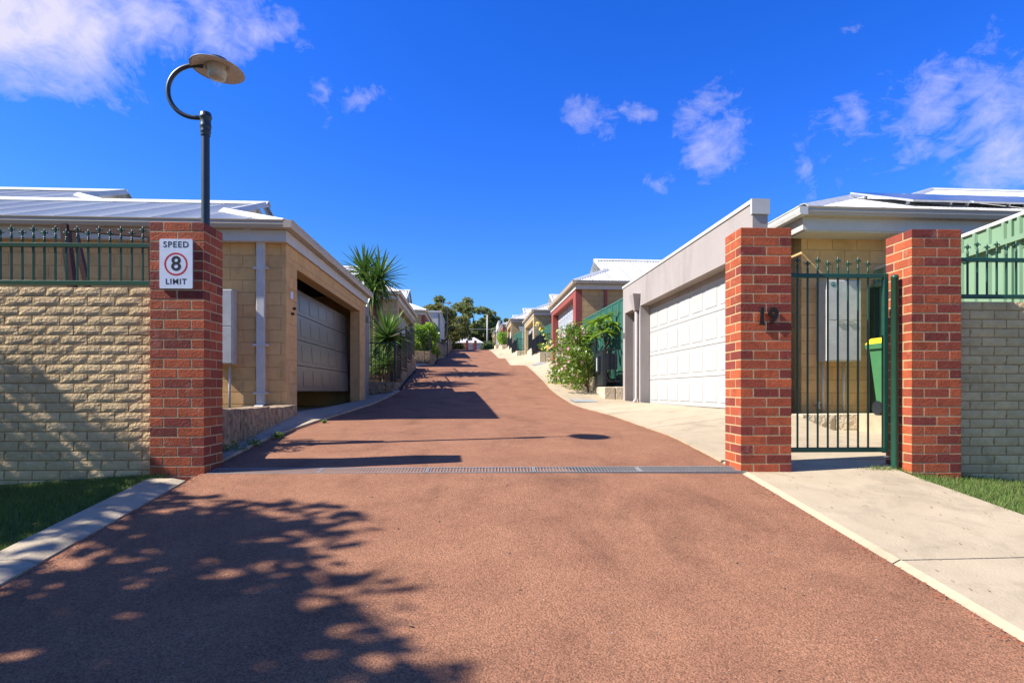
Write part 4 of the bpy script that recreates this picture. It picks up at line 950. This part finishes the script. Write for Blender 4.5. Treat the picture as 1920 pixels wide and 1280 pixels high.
y2_ = thing('yucca','lower bright yucca rosette leaning over the black fence on the left','yucca',(-2.5,17.9,E+.25))
MB().tube([(0,0,-.3),(.02,0,.9),(0,0,1.35)],[.08,.07,.06],10).build('trunk','bark',y2_,smooth=True)
rosette(y2_,(0,0,1.42),150,.92,rn_,dead=6,low=-.45)
y3_ = thing('yucca','dark shaded yucca low behind the black fence rail on the left','yucca',(-2.55,17.5,E+.2))
MB().tube([(0,0,-.3),(0,0,.5)],[.07,.06],8).build('trunk','bark',y3_,smooth=True)
rosette(y3_,(0,.0,.62),70,.62,rn_,low=-.3)

def bush(name, label, cat, base, centres, n, size, m, stems, leafname='foliage', seed=3, aspect=2.0, up=.2):
    t = thing(name, label, cat, base)
    for i,(a,b) in enumerate(stems): a, b = Vector(a), Vector(b); MB().tube([a,(a+b)/2+Vector((.05,.03,0)),b],[.03,.022,.012],6).build('stem','bark',t,smooth=True)
    put(leafname, leaf_mesh(leafname,m,centres,n,size,seed=seed,aspect=aspect,up=up), t, kind=None); return t
# shrub behind sign pillar
bush('shrub','small leafy shrub hidden behind the sign pillar beside the meter box','shrub',(-3.35,6.4,E-.27),[(0,0,.35,.3),(.05,-.2,.75,.28),(-.05,-.35,.45,.3),(.1,.1,.95,.2)],1500,.07,'leaf_bush',[((0,0,0),(0,0,.7))])
# shrub between yucca and fence: dark fill
bush('shrub','broad-leaved shrub filling the planter under the yuccas','shrub',(-2.75,19.0,E+.4),[(0,0,.5,.42),(.1,.8,.8,.45),(-.1,-.8,.5,.4),(0,1.8,1.0,.5),(0,2.8,1.2,.5)],2400,.13,'leaf_tree',[((0,0,0),(0,0,.7)),((0,1.8,0),(0,1.8,1))],seed=5)
# glossy hedge
cs = [(rn_.uniform(-.45,.45), rn_.uniform(-.2,5.5), rn_.uniform(.3,1.5), rn_.uniform(.3,.5)) for i in range(34)]
bush('hedge','glossy bright green hedge spilling over the fence on the left','hedge',(-2.6,31.9,E+2.1),cs,9000,.17,'leaf_bright',[((0,0,0),(0,0,.9)),((0,2,0),(0,2,1)),((0,4,0),(0,4,1))],seed=6,aspect=1.8)
# flowering bush
cs = []
for i in range(46):
    q = i/46; y = rn_.uniform(-.9,2.9); h_ = rn_.uniform(.0,1); top = 2.0-.12*abs(y-.8)
    cs.append((rn_.uniform(-.55,.35)-.35*(1-h_), y, .1+h_*top, rn_.uniform(.22,.38)))
for i in range(10): cs.append((-.75-.05*i, 1.4+.12*i, 1.1+.11*i*(1 if i%2 else .3), .13))
fb = bush('flowering_bush','sprawling bush with pink and yellow flowers spilling onto the right pavement','bush',(3.55,16.9,E+.15),cs,10000,.085,'leaf_bush',[((.0,.2,-.2),(-.2,.4,1.3)),((.1,1,-.2),(-.1,1.6,1.5)),((-.1,-.3,-.3),(-.2,-.5,.9)),((0,.5,0),(-.6,1.6,1.9))],seed=8)
petal = MB()
for k_ in range(5):
    a = k_*1.2566; petal.add([(0,0,0),(.035*math.cos(a-.5),.035*math.sin(a-.5),.012),(.052*math.cos(a),.052*math.sin(a),.02),(.035*math.cos(a+.5),.035*math.sin(a+.5),.012)],[(0,1,2,3)])
FM = {m: petal.mesh('flower',m) for m in ('petal_pink','petal_yellow','petal_white')}
g_ = random.Random(12)
for i in range(150):
    c = g_.choice(cs); d_ = Vector((-abs(g_.gauss(0,1))-.2,-abs(g_.gauss(0,1))-.1,g_.gauss(.1,.7))).normalized()
    yel = c[1] > 1.2 and g_.random() < .6 or c[2] < .5 and g_.random() < .4
    m_ = 'petal_yellow' if yel else g_.choice(('petal_pink','petal_pink','petal_white'))
    put('flower',FM[m_],fb,Vector(c[:3])+d_*c[3]*.98,rot=d_.to_track_quat('Z','Y').to_euler())
# frangipani
fr = bush('frangipani','small frangipani with long lime green leaves by the grey garage corner','small tree',(3.95,16.6,E+.3),[(0,0,0,.01)],4,.01,'leaf_bright',[((.1,0,0),(.05,0,1.1)),((.05,0,1.0),(-.25,-.2,1.7)),((.05,0,.9),(.0,.6,1.8)),((.05,0,1.0),(.15,-.4,1.6)),((.0,.3,1.3),(-.2,1.0,1.75))])
FB = blade_mesh(.42,.10,.45,'leaf_bright',4)
for c in ((-.25,-.2,1.72),(0,.6,1.82),(.12,-.4,1.62),(-.2,1.0,1.78),(-.05,.1,1.5),(-.22,.5,1.3),(.05,-.1,1.85),(-.1,-.45,1.35)):
    for i in range(15):
        az = i*2.4; el = g_.uniform(-.25,.7); put('leaf',FB,fr,Vector(c),rot=(0,-el,az),scale=(g_.uniform(.8,1.25),)*3)
# climbers on the far fence
bush('shrub','bright creeper over the far black fence on the right','shrub',(3.75,63,E+5.2),[(0,0,.4,.6),(0,1.5,.7,.7),(0,3,1.0,.7),(.2,4.2,.8,.6)],1800,.22,'leaf_bright',[((0,0,-.3),(0,0,.5))],seed=15)
bush('shrub','dark green shrub at the lane top right of the end house','shrub',(3.1,92,E+6.4),[(0,0,.4,.8),(1,2,.7,1.1),(-.3,1.5,.4,.7),(1.8,0,.6,.9),(0,8,1,1.4)],2600,.3,'leaf_tree',[((0,0,-.3),(0,0,.5))],seed=16)
# kerb weeds
for i,(px_,py_,l_) in enumerate(((440,862,'larger green weed at the left lane edge just behind the grate'),(478,846,'middle green weed growing from the left kerb joint'),(520,826,'smaller green weed further up the left kerb'),(608,790,'tiny weed at the left lane edge by the tan garage'))):
    d_ = [6.0,6.35,6.9,8.9][i]; p_ = P3(px_,py_,d_); sz = [.07,.06,.045,.025][i]
    w_ = thing('weed',l_,'weed',(p_.x,p_.y,E+G(p_.y)+.03),0,'weeds along the left kerb')
    put('foliage',leaf_mesh('foliage','leaf_bush',[(0,0,sz*.4,sz),(sz*.9,sz,sz*.2,sz*.6),(-sz,-.5*sz,sz*.2,sz*.6)],70,.035,seed=30+i,aspect=1.6),w_)
# leaf and chip litter on the ground
def litter(name, label, n, region, m, size, seed):
    g = random.Random(seed); mb = MB()
    for i in range(n):
        x, y, z = region(g); a = g.uniform(0,6.28); s_ = size*g.uniform(.5,1.4); c_, d_ = math.cos(a)*s_, math.sin(a)*s_
        mb.add([(x-c_,y-d_,z),(x+d_*.4,y-c_*.4,z+.003),(x+c_,y+d_,z+.002),(x-d_*.4,y+c_*.4,z+.004)],[(0,1,2,3)])
    o = mb.build(name,m,kind='stuff'); o['label'] = label; return o
litter('chip_litter','pale stone chips lying on the red lane',260,lambda g:(lambda x,y:(x,y,E+G(y)+.018))(g.uniform(-2.2,2.3),g.uniform(2.0,9.0)),'cover_steel',.0055,3)
litter('leaf_litter','dry leaf bits lying on the right pavement',150,lambda g:(lambda x,y:(x,y,E+G(y)+.026))(g.uniform(2.5,3.8),g.uniform(1.8,5.4)),'leaf_dead',.009,4)
litter('leaf_litter','fallen leaves and petals on the pavement under the flowering bush',70,lambda g:(lambda x,y:(x,y,E+zr(x,y)+.028))(g.uniform(2.6,3.5),g.uniform(14,19)),'leaf_dead',.02,5)
litter('leaf_litter','dry leaf bits lying on the shaded left lawn',60,lambda g:(lambda x,y:(x,y,E+zll(x,y)+.03))(g.uniform(-4.8,-2.75),g.uniform(2.6,5.0)),'leaf_dead',.02,6)

# trees
def tree(label, base, H_, cr, m, n, size, seed, nc=26, trunk=.2, sq=.8, low=.35, cat='tree', group=None, name='tree'):
    t = thing(name, label, cat, base, 0, group); g = random.Random(seed); cs = []
    tips = []
    for i in range(nc):
        a = g.uniform(0,6.28); q = g.random()**.5; zz = g.uniform(low,1); rr_ = cr*q*math.sqrt(max(.08,1-((zz-.62)/.55)**2))
        cs.append((math.cos(a)*rr_, math.sin(a)*rr_, H_*zz*.97, cr*g.uniform(.16,.34))); 
    tk = MB().tube([(0,0,-.6),(.1*cr*.3,0,H_*.25),(0,.05*cr,H_*.5),(0,0,H_*.78)],[trunk,trunk*.8,trunk*.55,trunk*.2],10).build('trunk','bark',t,smooth=True)
    for c in cs[:9]:
        z0 = H_*g.uniform(.25,.5); MB().tube([(0,0,z0),(c[0]*.45,c[1]*.45,(z0+c[2])/2+.1*H_*.2),(c[0],c[1],c[2])],[trunk*.35,trunk*.22,trunk*.08],6).build('limb','bark',t,smooth=True)
    put('crown',leaf_mesh('crown',m,cs,n,size,squash=sq,seed=seed,aspect=1.7,up=0),t); return t
tree('olive green tree beside the far lamp on the left of the lane',(-3.9,72,E+5.0),5.6,2.3,'leaf_olive',9000,.26,21,nc=40,low=.12)
tree('second olive tree behind the far lamp, nearer the end house',(-2.6,92,E+6.2),5.6,3.0,'leaf_olive',9000,.3,22,nc=40,low=.1)
EU = [(-4.5,140,16.0,5.0),(1.0,150,14.5,5.2),(5.6,158,12.8,4.6),(9.5,150,11.2,4.2),(-1.5,165,12.0,5.0),(13.5,165,8.8,4.6),(7.5,170,9.5,4.5),(17.5,170,8.2,5.0),(3.6,146,8.5,4.2),(-8.0,150,11,4.6),(11.5,142,6.5,3.8)]
EL = ['tallest eucalyptus with open crown above the far lamp','broad eucalyptus just right of the tallest one','eucalyptus above the white roof of the end house','eucalyptus behind the pale power pole','dark eucalyptus filling the gap behind the two tallest','low tree crown behind the far maroon garage','dark tree right behind the end house','low tree crown above the far right garages','lower eucalyptus straight behind the end house roof','eucalyptus behind the white flat-roofed building','small dense tree right of the power pole']
for i,(x,y,h_,r_) in enumerate(EU):
    tree(EL[i],(x,y,E+8.2),h_,r_,'leaf_eucalypt',7500,.55,50+i,nc=30,trunk=.35,low=.22,sq=.7,group='trees beyond the end of the lane')
tt = thing('pine_tree','thin dark pine top sticking up behind the far maroon garage','tree',(10.6,150,E+8.0))
MB().tube([(0,0,0),(0,0,10.2)],[.2,.04],8).build('trunk','bark',tt)
put('crown',leaf_mesh('crown','leaf_tree',[(0,0,3+k_*.75,1.2-.1*k_) for k_ in range(10)],1500,.5,squash=.3,seed=70),tt)
# wood far off
cs = [(g_.uniform(-60,70), g_.uniform(200,230), g_.uniform(8,14)+E, g_.uniform(2.5,4.5)) for i in range(150)]
o = put('distant_woods',leaf_mesh('distant_woods','leaf_eucalypt',cs,30000,1.1,seed=80),kind='stuff'); o['label'] = 'dark wooded skyline beyond the end of the lane'; o['category'] = 'woods'
# power pole with wire
pp = thing('power_pole','pale grey power pole standing behind the end house','power pole',(3.6,116,E+8.0))
MB().tube([(0,0,0),(0,0,7.3)],[.17,.12],10).build('pole','box_white',pp,smooth=True)
w1 = thing('power_line','thin overhead wire crossing behind the power pole','wire'); MB().tube([(-6,117.4,E+12.6),(3.6,117.2,E+12.55),(13,117,E+12.9)],.05,5).build('wire_strand','cover_steel',w1)

# the tree that throws the dappled shade over the lower left, standing on the verge left of the camera
t = tree('large leafy verge tree left of the camera whose shade falls on the lane',(-8.25,1.65,E-1.3),6.1,2.5,'leaf_tree',17500,.17,90,nc=70,trunk=.2,low=.34,sq=.9)
t = tree('smaller verge tree left of the camera in front of the cream brick wall',(-7.9,4.1,E-1.1),4.75,1.55,'leaf_tree',12000,.15,91,nc=40,trunk=.14,low=.38,sq=.9)

litter('grit','loose red chips washed along the left edge of the lane',900,lambda g:(lambda y:(lambda x:(x,y,E+G(y)+.017))(XL(y)+.01+abs(g.gauss(0,.05))))(g.uniform(1.8,9.5)),'brick_red',.008,11)
litter('grit','loose red chips along the right edge of the lane',900,lambda g:(lambda y:(lambda x:(x,y,E+G(y)+.02))(XR(y)-.02-abs(g.gauss(0,.05))))(g.uniform(1.8,12)),'brick_red',.008,12)
litter('leaf_litter','brown gum leaves scattered over the red lane',160,lambda g:(lambda x,y:(x,y,E+G(y)+.02))(g.uniform(-2.3,2.3)*(.6+.4*g.random()),g.uniform(2.0,12)),'leaf_dead',.016,13)
